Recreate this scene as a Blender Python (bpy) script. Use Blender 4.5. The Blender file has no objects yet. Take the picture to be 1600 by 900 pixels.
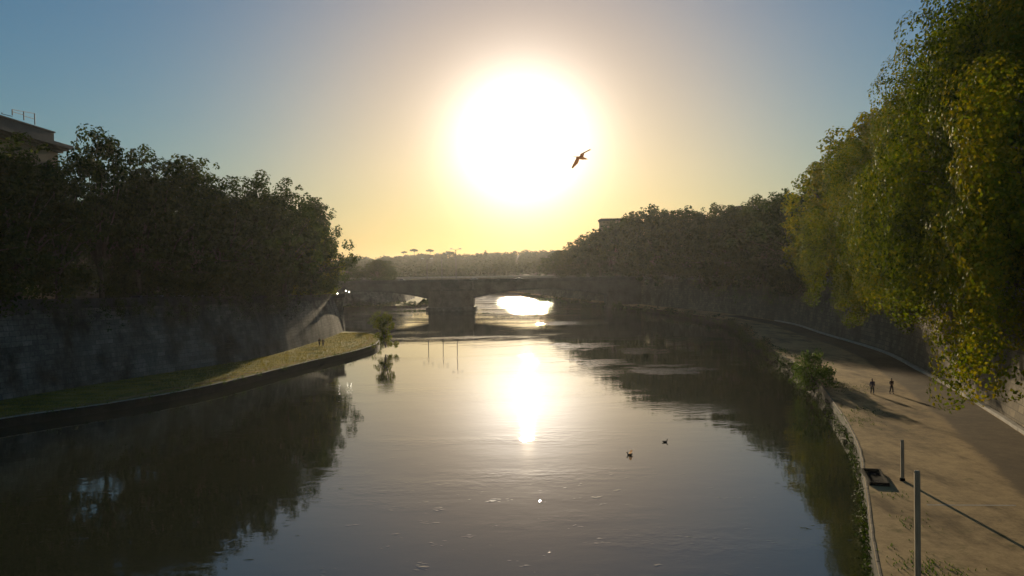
import bpy, bmesh, math, random
import numpy as np
from mathutils import Vector, Matrix

sc = bpy.context.scene
C = sc.collection
R_ = math.radians

# ------------------------------------------------------------------ camera
F = 1280.0                       # focal length in pixels of a 1600 px wide frame
CAMZ = 16.0
PITCH = math.atan(24.0 / F)      # looking slightly down
ROLL = R_(0.9)
fwd = Vector((0, math.cos(PITCH), -math.sin(PITCH)))
rgt0 = Vector((1, 0, 0)); up0 = rgt0.cross(fwd)
rgt = rgt0 * math.cos(ROLL) - up0 * math.sin(ROLL)
upv = up0 * math.cos(ROLL) + rgt0 * math.sin(ROLL)
cam_d = bpy.data.cameras.new('camera')
cam = bpy.data.objects.new('camera', cam_d); C.objects.link(cam)
M = Matrix((rgt, upv, -fwd)).transposed().to_4x4()
M.translation = Vector((0, 0, CAMZ))
cam.matrix_world = M
cam_d.sensor_width = 36; cam_d.lens = 36 * F / 1600
cam_d.clip_start = 0.3; cam_d.clip_end = 9000
sc.camera = cam

def ray(px, py):
    return (fwd * F + rgt * (px - 800) + upv * (450 - py)).normalized()
def P(px, py, z=0.0):            # the point at height z seen at a pixel
    d = ray(px, py); t = (z - CAMZ) / d.z
    return Vector((0, 0, CAMZ)) + d * t
def PY(px, py, Y):               # the point at distance Y seen at a pixel
    d = ray(px, py)
    return Vector((0, 0, CAMZ)) + d * (Y / d.y)

# ------------------------------------------------------------------ sky and sun
SUN = ray(817, 213)
SEL = math.asin(SUN.z); SAZ = math.atan2(SUN.x, SUN.y)
w = bpy.data.worlds.new('World'); sc.world = w; w.use_nodes = True
nt = w.node_tree; nt.nodes.clear()
def nn(tree, typ, **kw):
    n = tree.nodes.new(typ)
    for k, v in kw.items(): setattr(n, k, v)
    return n
out = nn(nt, 'ShaderNodeOutputWorld')
sky = nn(nt, 'ShaderNodeTexSky', sky_type='NISHITA', sun_disc=False)
sky.sun_elevation = SEL; sky.sun_rotation = SAZ
sky.altitude = 20; sky.air_density = 1.5; sky.dust_density = 0.05; sky.ozone_density = 5.0
bg = nn(nt, 'ShaderNodeBackground'); bg.inputs['Strength'].default_value = 0.077
nt.links.new(sky.outputs[0], bg.inputs[0])
# the bright aureole of a hazy low sun, a function of the angle from the sun only
tc = nn(nt, 'ShaderNodeTexCoord')
dot = nn(nt, 'ShaderNodeVectorMath', operation='DOT_PRODUCT')
dot.inputs[1].default_value = SUN
nrm = nn(nt, 'ShaderNodeVectorMath', operation='NORMALIZE')
nt.links.new(tc.outputs['Generated'], nrm.inputs[0]); nt.links.new(nrm.outputs[0], dot.inputs[0])
ac = nn(nt, 'ShaderNodeMath', operation='ARCCOSINE'); ac.use_clamp = False
nt.links.new(dot.outputs['Value'], ac.inputs[0])
# the haze that makes the glow thins with height above the horizon
szp = nn(nt, 'ShaderNodeSeparateXYZ'); nt.links.new(nrm.outputs[0], szp.inputs[0])
sb = nn(nt, 'ShaderNodeMath', operation='SUBTRACT'); sb.inputs[0].default_value = SUN.z; nt.links.new(szp.outputs['Z'], sb.inputs[1])
mk_ = nn(nt, 'ShaderNodeMath', operation='MULTIPLY'); mk_.inputs[1].default_value = 2.2; nt.links.new(sb.outputs[0], mk_.inputs[0])
mn = nn(nt, 'ShaderNodeMath', operation='MINIMUM'); mn.inputs[1].default_value = 0.08; nt.links.new(mk_.outputs[0], mn.inputs[0])
thin = nn(nt, 'ShaderNodeMath', operation='EXPONENT'); nt.links.new(mn.outputs[0], thin.inputs[0])
prev = bg
for col, amp, width, power in (((1.0, 0.93, 0.84), 2.5, 3.75, 1.65),
                               ((1.0, 0.50, 0.06), 0.82, 14.5, 2.0)):
    dv = nn(nt, 'ShaderNodeMath', operation='DIVIDE'); dv.inputs[1].default_value = R_(width)
    nt.links.new(ac.outputs[0], dv.inputs[0])
    pw = nn(nt, 'ShaderNodeMath', operation='POWER'); pw.inputs[1].default_value = power
    nt.links.new(dv.outputs[0], pw.inputs[0])
    ng = nn(nt, 'ShaderNodeMath', operation='MULTIPLY'); ng.inputs[1].default_value = -1
    nt.links.new(pw.outputs[0], ng.inputs[0])
    ex = nn(nt, 'ShaderNodeMath', operation='EXPONENT'); nt.links.new(ng.outputs[0], ex.inputs[0])
    am = nn(nt, 'ShaderNodeMath', operation='MULTIPLY'); am.inputs[1].default_value = amp
    th_ = nn(nt, 'ShaderNodeMath', operation='MULTIPLY'); nt.links.new(ex.outputs[0], th_.inputs[0]); nt.links.new(thin.outputs[0], th_.inputs[1])
    nt.links.new(th_.outputs[0], am.inputs[0])
    b2 = nn(nt, 'ShaderNodeBackground'); b2.inputs[0].default_value = (*col, 1)
    nt.links.new(am.outputs[0], b2.inputs['Strength'])
    ad = nn(nt, 'ShaderNodeAddShader')
    nt.links.new(prev.outputs[0], ad.inputs[0]); nt.links.new(b2.outputs[0], ad.inputs[1]); prev = ad
nt.links.new(prev.outputs[0], out.inputs[0])

sun_d = bpy.data.lights.new('sun', 'SUN'); sun_d.energy = 5.0; sun_d.angle = R_(0.53)
sun_d.color = (1.0, 0.80, 0.52)
sun = bpy.data.objects.new('sun', sun_d); C.objects.link(sun)
sun.rotation_euler = SUN.to_track_quat('Z', 'Y').to_euler()

sc.view_settings.view_transform = 'Standard'; sc.view_settings.look = 'None'
sc.view_settings.gamma = 1; sc.view_settings.exposure = 0.0
sc.view_settings.use_curve_mapping = False
sc.render.engine = 'CYCLES'
cy = sc.cycles
cy.use_denoising = True; cy.max_bounces = 6; cy.diffuse_bounces = 3; cy.glossy_bounces = 3
cy.transmission_bounces = 4; cy.volume_bounces = 0; cy.transparent_max_bounces = 6
cy.sample_clamp_indirect = 6; cy.caustics_reflective = False; cy.caustics_refractive = False

# ------------------------------------------------------------------ materials
def mat(name, col, rough=0.8, spec=0.3, metal=0.0):
    m = bpy.data.materials.new(name); m.use_nodes = True
    b = m.node_tree.nodes['Principled BSDF']
    b.inputs['Base Color'].default_value = (*col, 1); b.inputs['Roughness'].default_value = rough
    b.inputs['Specular IOR Level'].default_value = spec; b.inputs['Metallic'].default_value = metal
    return m
def noise(t, scale, detail=4, rough=0.55, vec=None, dim='3D'):
    n = nn(t, 'ShaderNodeTexNoise'); n.inputs['Scale'].default_value = scale
    n.inputs['Detail'].default_value = detail; n.inputs['Roughness'].default_value = rough
    if vec: t.links.new(vec, n.inputs['Vector'])
    return n
def ramp(t, fac, stops):
    r = nn(t, 'ShaderNodeValToRGB'); e = r.color_ramp.elements
    e[0].position, e[0].color = stops[0][0], (*stops[0][1], 1)
    e[1].position, e[1].color = stops[-1][0], (*stops[-1][1], 1)
    for p, c in stops[1:-1]:
        k = e.new(p); k.color = (*c, 1)
    t.links.new(fac, r.inputs[0]); return r
def geo_pos(t, scale=(1, 1, 1)):
    g = nn(t, 'ShaderNodeNewGeometry')
    mp = nn(t, 'ShaderNodeVectorMath', operation='MULTIPLY'); mp.inputs[1].default_value = scale
    t.links.new(g.outputs['Position'], mp.inputs[0]); return mp.outputs[0]
def mix(t, fac, a, b, blend='MIX'):
    m = nn(t, 'ShaderNodeMix', data_type='RGBA', blend_type=blend)
    if isinstance(fac, (int, float)): m.inputs[0].default_value = fac
    else: t.links.new(fac, m.inputs[0])
    for i, v in ((6, a), (7, b)):
        if isinstance(v, tuple): m.inputs[i].default_value = (*v, 1)
        else: t.links.new(v, m.inputs[i])
    return m.outputs[2]
def math_n(t, op, a, b=None):
    m = nn(t, 'ShaderNodeMath', operation=op)
    for i, v in ((0, a), (1, b)):
        if v is None: continue
        if isinstance(v, (int, float)): m.inputs[i].default_value = v
        else: t.links.new(v, m.inputs[i])
    return m.outputs[0]

def varied(name, stops, scale=1.0, rough=0.85, bump=0.02, stretch=(1, 1, 1), spec=0.2, detail=6):
    m = mat(name, stops[0][1], rough, spec); t = m.node_tree; b = t.nodes['Principled BSDF']
    v = geo_pos(t, stretch)
    n = noise(t, scale, detail, 0.6, v); n2 = noise(t, scale * 6.3, 5, 0.65, v)
    f = math_n(t, 'ADD', math_n(t, 'MULTIPLY', n.outputs[0], 0.65), math_n(t, 'MULTIPLY', n2.outputs[0], 0.35))
    r = ramp(t, f, stops)
    t.links.new(r.outputs[0], b.inputs['Base Color'])
    bp = nn(t, 'ShaderNodeBump'); bp.inputs['Strength'].default_value = 0.7; bp.inputs['Distance'].default_value = bump
    t.links.new(f, bp.inputs['Height']); t.links.new(bp.outputs[0], b.inputs['Normal'])
    return m

def stone_wall(name, light, dark, bw=1.6, bh=0.75):
    m = mat(name, light, 0.9, 0.15); t = m.node_tree; b = t.nodes['Principled BSDF']
    uv = nn(t, 'ShaderNodeUVMap')
    br = nn(t, 'ShaderNodeTexBrick'); t.links.new(uv.outputs[0], br.inputs['Vector'])
    br.inputs['Scale'].default_value = 1.0; br.inputs['Brick Width'].default_value = bw
    br.inputs['Row Height'].default_value = bh; br.inputs['Mortar Size'].default_value = 0.035
    br.inputs['Color1'].default_value = (*light, 1)
    br.inputs['Color2'].default_value = tuple(c * 0.58 for c in light) + (1,)
    br.inputs['Mortar'].default_value = tuple(c * 0.32 for c in light) + (1,)
    mp = nn(t, 'ShaderNodeVectorMath', operation='MULTIPLY'); mp.inputs[1].default_value = (0.42, 0.15, 1)
    t.links.new(uv.outputs[0], mp.inputs[0])
    drip = noise(t, 1.0, 6, 0.65, mp.outputs[0])
    blot = noise(t, 0.13, 6, 0.68, uv.outputs[0]); fine = noise(t, 2.5, 5, 0.7, uv.outputs[0])
    k = math_n(t, 'ADD', math_n(t, 'MULTIPLY', drip.outputs[0], 0.42), math_n(t, 'MULTIPLY', blot.outputs[0], 0.58))
    r = ramp(t, k, [(0.40, (0, 0, 0)), (0.56, (1, 1, 1))])
    c = mix(t, r.outputs[0], dark, br.outputs['Color'])
    r2 = ramp(t, fine.outputs[0], [(0.3, (0.62, 0.62, 0.60)), (0.7, (1.15, 1.12, 1.05))])
    c = mix(t, 1.0, c, r2.outputs[0], 'MULTIPLY')
    t.links.new(c, b.inputs['Base Color'])
    bp = nn(t, 'ShaderNodeBump'); bp.inputs['Strength'].default_value = 0.8; bp.inputs['Distance'].default_value = 0.06
    h = math_n(t, 'ADD', math_n(t, 'MULTIPLY', br.outputs['Fac'], -0.6), fine.outputs[0])
    t.links.new(h, bp.inputs['Height']); t.links.new(bp.outputs[0], b.inputs['Normal'])
    return m

def leaf_mat(name, c_dark, c_mid, c_warm, trans=0.42, scale=0.25):
    m = bpy.data.materials.new(name); m.use_nodes = True; t = m.node_tree; t.nodes.clear()
    o = nn(t, 'ShaderNodeOutputMaterial')
    g = nn(t, 'ShaderNodeNewGeometry'); oi = nn(t, 'ShaderNodeObjectInfo')
    tcn = nn(t, 'ShaderNodeTexCoord')
    n = noise(t, scale, 3, 0.6, tcn.outputs['Object'])
    f = math_n(t, 'ADD', math_n(t, 'MULTIPLY', g.outputs['Random Per Island'], 0.40), math_n(t, 'MULTIPLY', n.outputs[0], 0.75))
    f = math_n(t, 'ADD', f, math_n(t, 'MULTIPLY', math_n(t, 'SUBTRACT', oi.outputs['Random'], 0.5), 0.22))
    r = ramp(t, f, [(0.25, c_dark), (0.52, c_mid), (0.86, c_warm)])
    p = nn(t, 'ShaderNodeBsdfPrincipled'); p.inputs['Roughness'].default_value = 0.62
    p.inputs['Specular IOR Level'].default_value = 0.04
    t.links.new(r.outputs[0], p.inputs['Base Color'])
    tr = nn(t, 'ShaderNodeBsdfTranslucent')
    c2 = mix(t, 1.0, r.outputs[0], (1.35, 1.20, 0.45), 'MULTIPLY')
    t.links.new(c2, tr.inputs['Color'])
    ms = nn(t, 'ShaderNodeMixShader'); ms.inputs[0].default_value = trans
    t.links.new(p.outputs[0], ms.inputs[1]); t.links.new(tr.outputs[0], ms.inputs[2])
    t.links.new(ms.outputs[0], o.inputs[0]); return m

MAT = {}
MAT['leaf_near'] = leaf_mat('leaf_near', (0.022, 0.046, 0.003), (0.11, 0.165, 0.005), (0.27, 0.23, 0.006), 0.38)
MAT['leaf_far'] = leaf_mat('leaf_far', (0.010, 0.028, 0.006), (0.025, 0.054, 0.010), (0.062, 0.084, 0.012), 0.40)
MAT['leaf_bush'] = leaf_mat('leaf_bush', (0.025, 0.055, 0.010), (0.06, 0.12, 0.02), (0.11, 0.15, 0.03), 0.4, 0.6)
MAT['grass_blade'] = leaf_mat('grass_blade', (0.07, 0.085, 0.012), (0.16, 0.165, 0.024), (0.30, 0.25, 0.05), 0.45, 0.3)
MAT['leaf_pine'] = leaf_mat('leaf_pine', (0.02, 0.035, 0.012), (0.035, 0.055, 0.018), (0.06, 0.075, 0.02), 0.2)
MAT['bark'] = varied('bark', [(0.3, (0.05, 0.042, 0.03)), (0.5, (0.12, 0.10, 0.07)), (0.7, (0.24, 0.21, 0.15))], 1.4, stretch=(1, 1, 0.5))
MAT['wall_left'] = stone_wall('wall_left', (0.33, 0.315, 0.285), (0.042, 0.040, 0.032))
MAT['wall_right'] = stone_wall('wall_right', (0.30, 0.245, 0.165), (0.13, 0.105, 0.065))
MAT['stone'] = varied('stone', [(0.3, (0.16, 0.145, 0.12)), (0.5, (0.28, 0.26, 0.22)), (0.72, (0.40, 0.38, 0.33))], 0.6)
MAT['kerb_dull'] = varied('kerb_dull', [(0.34, (0.05, 0.045, 0.03)), (0.5, (0.14, 0.115, 0.075)), (0.68, (0.27, 0.23, 0.16))], 0.9)
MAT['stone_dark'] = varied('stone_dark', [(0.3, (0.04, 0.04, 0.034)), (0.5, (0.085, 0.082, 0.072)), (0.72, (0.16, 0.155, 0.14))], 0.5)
MAT['kerb'] = varied('kerb', [(0.3, (0.26, 0.24, 0.20)), (0.5, (0.40, 0.37, 0.31)), (0.72, (0.50, 0.47, 0.41))], 0.9)
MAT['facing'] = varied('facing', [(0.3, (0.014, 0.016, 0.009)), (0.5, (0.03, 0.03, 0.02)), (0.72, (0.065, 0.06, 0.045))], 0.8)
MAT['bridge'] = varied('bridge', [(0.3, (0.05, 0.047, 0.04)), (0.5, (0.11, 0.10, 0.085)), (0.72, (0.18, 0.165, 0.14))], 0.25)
MAT['asphalt'] = varied('asphalt', [(0.3, (0.03, 0.028, 0.025)), (0.7, (0.06, 0.056, 0.05))], 0.8, rough=1.0, spec=0.0)
MAT['lane'] = varied('lane', [(0.36, (0.065, 0.05, 0.03)), (0.5, (0.115, 0.088, 0.052)), (0.64, (0.17, 0.13, 0.078))], 0.5, bump=0.02)
MAT['soil'] = varied('soil', [(0.3, (0.05, 0.04, 0.03)), (0.7, (0.11, 0.09, 0.06))], 0.6)
MAT['grass_ground'] = varied('grass_ground', [(0.36, (0.06, 0.07, 0.012)), (0.5, (0.19, 0.18, 0.03)), (0.64, (0.36, 0.29, 0.07))], 0.3, bump=0.05)
MAT['steel_hole_dark'] = varied('steel_hole_dark', [(0.3, (0.004, 0.004, 0.003)), (0.7, (0.010, 0.009, 0.007))], 3.0, rough=0.95, spec=0.05)
MAT['wood_post'] = varied('wood_post', [(0.3, (0.18, 0.14, 0.09)), (0.55, (0.36, 0.29, 0.19)), (0.75, (0.5, 0.42, 0.29))], 2.0, stretch=(4, 4, 0.4))
MAT['metal'] = mat('metal', (0.09, 0.09, 0.09), 0.7, 0.2, 0.0)
MAT['plaster'] = varied('plaster', [(0.3, (0.26, 0.19, 0.12)), (0.7, (0.40, 0.30, 0.20))], 0.15)
MAT['travertine'] = varied('travertine', [(0.3, (0.18, 0.165, 0.14)), (0.7, (0.32, 0.29, 0.25))], 0.2)
MAT['cornice'] = varied('cornice', [(0.3, (0.12, 0.11, 0.10)), (0.7, (0.20, 0.185, 0.165))], 0.3)
MAT['glass'] = mat('glass', (0.02, 0.022, 0.025), 0.08, 0.6)
MAT['shutter'] = mat('shutter', (0.06, 0.05, 0.035), 0.7)
MAT['tyre'] = mat('tyre', (0.015, 0.015, 0.015), 0.85)
MAT['rim'] = mat('rim', (0.35, 0.35, 0.36), 0.35, 0.5, 0.8)
MAT['lamp_glass'] = mat('lamp_glass', (0.6, 0.6, 0.58), 0.2)
MAT['feather_grey'] = mat('feather_grey', (0.34, 0.33, 0.32), 0.8)
MAT['feather_white'] = mat('feather_white', (0.75, 0.73, 0.70), 0.8)
MAT['feather_dark'] = mat('feather_dark', (0.05, 0.042, 0.03), 0.8)
def feather(name, col):
    m = mat(name, col, 0.8, 0.1); t = m.node_tree; b = t.nodes['Principled BSDF']; o = [n for n in t.nodes if n.type == 'OUTPUT_MATERIAL'][0]
    tr = nn(t, 'ShaderNodeBsdfTranslucent'); tr.inputs[0].default_value = (col[0], col[1] * .78, col[2] * .55, 1)
    ms = nn(t, 'ShaderNodeMixShader'); ms.inputs[0].default_value = .7
    t.links.new(b.outputs[0], ms.inputs[1]); t.links.new(tr.outputs[0], ms.inputs[2]); t.links.new(ms.outputs[0], o.inputs[0]); return m
MAT['feather_grey'] = feather('feather_grey', (.62, .56, .50)); MAT['feather_white'] = feather('feather_white', (.80, .74, .66))
MAT['beak'] = mat('beak', (0.45, 0.28, 0.04), 0.5)
MAT['skin'] = mat('skin', (0.42, 0.25, 0.17), 0.6)
MAT['hair'] = mat('hair', (0.03, 0.02, 0.012), 0.7)
MAT['eye'] = mat('eye', (0.01, 0.01, 0.01), 0.2)
def lit(name, col, s):
    m = mat(name, col, 0.3); b = m.node_tree.nodes['Principled BSDF']
    b.inputs['Emission Color'].default_value = (*col, 1); b.inputs['Emission Strength'].default_value = s
    return m
MAT['headlight_on'] = lit('headlight_on', (1.0, 0.92, 0.75), 14)

def path_mat(name='path', lane=False):
    m = mat(name, (0.25, 0.2, 0.14), 0.95, 0.1); t = m.node_tree; b = t.nodes['Principled BSDF']
    v = geo_pos(t)
    n1 = noise(t, 0.12, 6, 0.62, v); n2 = noise(t, 1.1, 7, 0.68, v); n3 = noise(t, 7.0, 5, 0.7, v)
    vs = geo_pos(t, (0.55, 0.16, 1)); n4 = noise(t, 0.55, 6, 0.66, vs)
    f = math_n(t, 'ADD', math_n(t, 'MULTIPLY', n1.outputs[0], 0.36), math_n(t, 'MULTIPLY', n2.outputs[0], 0.36))
    f = math_n(t, 'ADD', f, math_n(t, 'MULTIPLY', n3.outputs[0], 0.28))
    r = ramp(t, f, [(0.36, (0.16, 0.115, 0.06)), (0.47, (0.34, 0.235, 0.105)), (0.56, (0.45, 0.315, 0.145)), (0.66, (0.52, 0.38, 0.19))])
    st = ramp(t, n4.outputs[0], [(0.38, (0.34, 0.32, 0.28)), (0.52, (1, 1, 1))])
    c = mix(t, 0.85, r.outputs[0], st.outputs[0], 'MULTIPLY')
    ms = noise(t, 0.30, 6, 0.7, v)                       # thin weeds and moss
    mk = ramp(t, ms.outputs[0], [(0.60, (0, 0, 0)), (0.70, (0.75, 0.75, 0.75))])
    c = mix(t, mk.outputs[0], c, (0.085, 0.085, 0.02))
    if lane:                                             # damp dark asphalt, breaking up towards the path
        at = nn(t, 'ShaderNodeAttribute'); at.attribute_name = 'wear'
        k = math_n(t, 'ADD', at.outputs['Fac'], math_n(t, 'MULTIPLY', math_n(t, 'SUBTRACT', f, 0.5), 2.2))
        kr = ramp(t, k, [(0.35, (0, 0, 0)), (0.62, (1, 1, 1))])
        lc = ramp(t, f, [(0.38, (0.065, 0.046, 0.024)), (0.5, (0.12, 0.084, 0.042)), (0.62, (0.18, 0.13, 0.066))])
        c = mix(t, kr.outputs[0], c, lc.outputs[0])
    t.links.new(c, b.inputs['Base Color'])
    bp = nn(t, 'ShaderNodeBump'); bp.inputs['Strength'].default_value = 0.8; bp.inputs['Distance'].default_value = 0.05
    t.links.new(f, bp.inputs['Height']); t.links.new(bp.outputs[0], b.inputs['Normal'])
    return m
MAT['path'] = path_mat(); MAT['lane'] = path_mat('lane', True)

def water_mat():
    m = mat('water', (0.030, 0.034, 0.018), 0.02, 0.5); t = m.node_tree; b = t.nodes['Principled BSDF']
    b.inputs['IOR'].default_value = 1.65
    v = geo_pos(t, (0.75, 1.0, 1.0))
    big = noise(t, 0.22, 2, 0.5, v); mid = noise(t, 1.3, 3, 0.55, v); fine = noise(t, 4.5, 2, 0.5, v)
    # patches where the current or a breeze roughens the surface
    vm = geo_pos(t, (0.030, 0.060, 1.0)); mk = noise(t, 1.0, 4, 0.6, vm)
    ms = ramp(t, mk.outputs[0], [(0.50, (0, 0, 0)), (0.68, (1, 1, 1))])
    h = math_n(t, 'MULTIPLY', big.outputs[0], 0.012)
    h = math_n(t, 'ADD', h, math_n(t, 'MULTIPLY', mid.outputs[0], 0.003))
    amp = math_n(t, 'ADD', math_n(t, 'MULTIPLY', ms.outputs[0], 0.02), 0.0)
    h = math_n(t, 'ADD', h, math_n(t, 'MULTIPLY', mid.outputs[0], amp))
    h = math_n(t, 'ADD', h, math_n(t, 'MULTIPLY', fine.outputs[0], math_n(t, 'MULTIPLY', amp, 0.25)))
    mk2 = noise(t, 1.0, 4, 0.65, geo_pos(t, (0.16, 0.30, 1.0)))
    # broken water below the weir around the far bridge
    g = nn(t, 'ShaderNodeNewGeometry'); sp = nn(t, 'ShaderNodeSeparateXYZ'); t.links.new(g.outputs['Position'], sp.inputs[0])
    mr = nn(t, 'ShaderNodeMapRange'); mr.inputs['From Min'].default_value = 250; mr.inputs['From Max'].default_value = 400
    t.links.new(sp.outputs['Y'], mr.inputs['Value'])
    wm = geo_pos(t, (0.016, 0.055, 1.0)); wn = noise(t, 1.0, 4, 0.6, wm)
    wr = ramp(t, wn.outputs[0], [(0.44, (0, 0, 0)), (0.58, (1, 1, 1))])
    wa = math_n(t, 'MULTIPLY', math_n(t, 'MULTIPLY', wr.outputs[0], mr.outputs[0]), 0.24)
    h = math_n(t, 'ADD', h, math_n(t, 'MULTIPLY', mid.outputs[0], wa))
    spk = noise(t, 0.55, 3, 0.7, geo_pos(t, (0.8, 1.0, 1.0)))    # scattered cat's-paws that sparkle towards the sun
    sk = ramp(t, spk.outputs[0], [(0.64, (0, 0, 0)), (0.78, (1, 1, 1))])
    nr2 = nn(t, 'ShaderNodeMapRange'); nr2.inputs['From Min'].default_value = 82; nr2.inputs['From Max'].default_value = 48
    t.links.new(sp.outputs['Y'], nr2.inputs['Value'])
    h = math_n(t, 'ADD', h, math_n(t, 'MULTIPLY', mid.outputs[0], math_n(t, 'MULTIPLY', math_n(t, 'MULTIPLY', sk.outputs[0], nr2.outputs[0]), 0.04)))
    # riffles over shoals and eddies at their own places on the river
    for px, py, rx, ry, am in ((1045, 578, 9, 9, .07), (1085, 530, 9, 12, .07), (930, 566, 9, 8, .06), (905, 540, 10, 11, .07), (1010, 548, 7, 9, .06),
                               (880, 505, 10, 14, .12), (800, 492, 24, 18, .10), (690, 528, 14, 6, .05)):
        q = P(px, py, 0)
        dx = math_n(t, 'DIVIDE', math_n(t, 'SUBTRACT', sp.outputs['X'], q.x), rx); dy = math_n(t, 'DIVIDE', math_n(t, 'SUBTRACT', sp.outputs['Y'], q.y), ry)
        dd = math_n(t, 'ADD', math_n(t, 'MULTIPLY', dx, dx), math_n(t, 'MULTIPLY', dy, dy))
        k = math_n(t, 'SUBTRACT', math_n(t, 'MULTIPLY', mk2.outputs[0], 2.0), math_n(t, 'MULTIPLY', dd, 0.45))
        mx = nn(t, 'ShaderNodeMapRange'); mx.inputs['From Min'].default_value = .80; mx.inputs['From Max'].default_value = 1.1; t.links.new(k, mx.inputs['Value'])
        h = math_n(t, 'ADD', h, math_n(t, 'MULTIPLY', mid.outputs[0], math_n(t, 'MULTIPLY', mx.outputs[0], am)))
    bp = nn(t, 'ShaderNodeBump'); bp.inputs['Strength'].default_value = 1; bp.inputs['Distance'].default_value = 1
    t.links.new(h, bp.inputs['Height']); t.links.new(bp.outputs[0], b.inputs['Normal'])
    return m
MAT['water'] = water_mat()

# ------------------------------------------------------------------ mesh helpers
def new_obj(name, me, material=None, parent=None):
    o = bpy.data.objects.new(name, me); C.objects.link(o)
    if material is not None and me is not None and len(me.materials) == 0:
        me.materials.append(MAT[material] if isinstance(material, str) else material)
    if parent is not None: o.parent = parent
    return o
def from_bm(name, bm, material, parent=None, smooth=False):
    bmesh.ops.recalc_face_normals(bm, faces=bm.faces)
    me = bpy.data.meshes.new(name); bm.to_mesh(me); bm.free()
    if smooth: me.polygons.foreach_set('use_smooth', [True] * len(me.polygons))
    return new_obj(name, me, material, parent)
def from_py(name, verts, faces, material, parent=None, smooth=False):
    me = bpy.data.meshes.new(name); me.from_pydata([tuple(v) for v in verts], [], faces); me.update()
    if smooth: me.polygons.foreach_set('use_smooth', [True] * len(me.polygons))
    return new_obj(name, me, material, parent)
def tag(o, label=None, cat=None, group=None, kind=None):
    if label: o['label'] = label
    if cat: o['category'] = cat
    if group: o['group'] = group
    if kind: o['kind'] = kind
    return o
def empty(name, loc, rz=0.0):
    o = bpy.data.objects.new(name, None); C.objects.link(o)
    o.location = loc; o.rotation_euler = (0, 0, rz); o.empty_display_size = 0.3; return o
def box(bm, x0, x1, y0, y1, z0, z1):
    vs = [bm.verts.new((x, y, z)) for z in (z0, z1) for x, y in ((x0, y0), (x1, y0), (x1, y1), (x0, y1))]
    for f in ((0, 3, 2, 1), (4, 5, 6, 7), (0, 1, 5, 4), (1, 2, 6, 5), (2, 3, 7, 6), (3, 0, 4, 7)):
        bm.faces.new([vs[i] for i in f])
    return vs
def boxo(name, dims, material, parent=None, bevel=0.0):
    bm = bmesh.new(); box(bm, *dims)
    if bevel: bmesh.ops.bevel(bm, geom=bm.edges[:], offset=bevel, segments=1, affect='EDGES')
    return from_bm(name, bm, material, parent)
def tube(bm, pts, radii, n=8, cap=True):
    rings = []
    pts = [Vector(p) for p in pts]
    for i, p in enumerate(pts):
        d = (pts[min(i + 1, len(pts) - 1)] - pts[max(i - 1, 0)]).normalized()
        a = d.orthogonal().normalized() if i == 0 else (a - d * a.dot(d)).normalized()
        b = d.cross(a)
        rings.append([bm.verts.new(p + (a * math.cos(q) + b * math.sin(q)) * radii[i]) for q in [2 * math.pi * k / n for k in range(n)]])
    for r0, r1 in zip(rings, rings[1:]):
        for k in range(n): bm.faces.new((r0[k], r0[(k + 1) % n], r1[(k + 1) % n], r1[k]))
    if cap:
        bm.faces.new(rings[0][::-1]); bm.faces.new(rings[-1])
def prism(bm, poly, y0, y1):                 # poly in the x-z plane, run along y
    a = [bm.verts.new((x, y0, z)) for x, z in poly]; b = [bm.verts.new((x, y1, z)) for x, z in poly]
    bm.faces.new(a); bm.faces.new(b[::-1]); n = len(poly)
    for i in range(n): bm.faces.new((a[i], b[i], b[(i + 1) % n], a[(i + 1) % n]))

def spline(pts, step=2.0):                   # smooth open curve through points in plan
    pts = [Vector((p[0], p[1])) for p in pts]; res = []
    ext = [pts[0] * 2 - pts[1]] + pts + [pts[-1] * 2 - pts[-2]]
    for i in range(1, len(ext) - 2):
        p0, p1, p2, p3 = ext[i - 1:i + 3]; n = max(1, int((p2 - p1).length / step))
        for k in range(n):
            t = k / n
            res.append(0.5 * ((2 * p1) + (p2 - p0) * t + (2 * p0 - 5 * p1 + 4 * p2 - p3) * t * t + (3 * p1 - p0 - 3 * p2 + p3) * t ** 3))
    res.append(pts[-1]); return res
def resample(line, n):
    a = np.array([(p[0], p[1]) for p in line]); s = np.r_[0, np.cumsum(np.hypot(*np.diff(a, axis=0).T))]
    q = np.linspace(0, s[-1], n)
    return np.c_[np.interp(q, s, a[:, 0]), np.interp(q, s, a[:, 1])]
def offset(line, d):                          # to the left of travel for d > 0
    a = np.array([(p[0], p[1]) for p in line]); t = np.gradient(a, axis=0); t /= np.hypot(*t.T)[:, None] + 1e-9
    return a + np.c_[-t[:, 1], t[:, 0]] * d
def strip(rows, uvs=None, closed=False):      # rows: list of (n,3) arrays -> verts, faces
    n = len(rows[0]); V = np.concatenate(rows); Fc = []
    for r in range(len(rows) - 1):
        for i in range(n - 1):
            a = r * n + i; Fc.append((a, a + 1, a + n + 1, a + n))
    return V, Fc
def z3(a, z):
    z = np.full(len(a), z) if np.isscalar(z) else z
    return np.c_[a, z]
def wall_mesh(name, rows, material, parent=None):
    V, Fc = strip(rows); me = bpy.data.meshes.new(name); me.from_pydata(V.tolist(), [], Fc); me.update()
    n = len(rows[0]); s = np.r_[0, np.cumsum(np.linalg.norm(np.diff(rows[0][:, :2], axis=0), axis=1))]
    vcoord = [0.0]
    for a, b in zip(rows, rows[1:]): vcoord.append(vcoord[-1] + float(np.linalg.norm(b[0] - a[0])))
    uv = me.uv_layers.new(name='UVMap')
    L = np.array([l.vertex_index for l in me.loops]); U = np.c_[s[L % n], np.array(vcoord)[L // n]]
    uv.data.foreach_set('uv', U.ravel())
    return new_obj(name, me, material, parent)

# ------------------------------------------------------------------ river banks in plan
QZ = 1.5; QL = 1.0                            # quay level on the right and on the left
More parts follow.
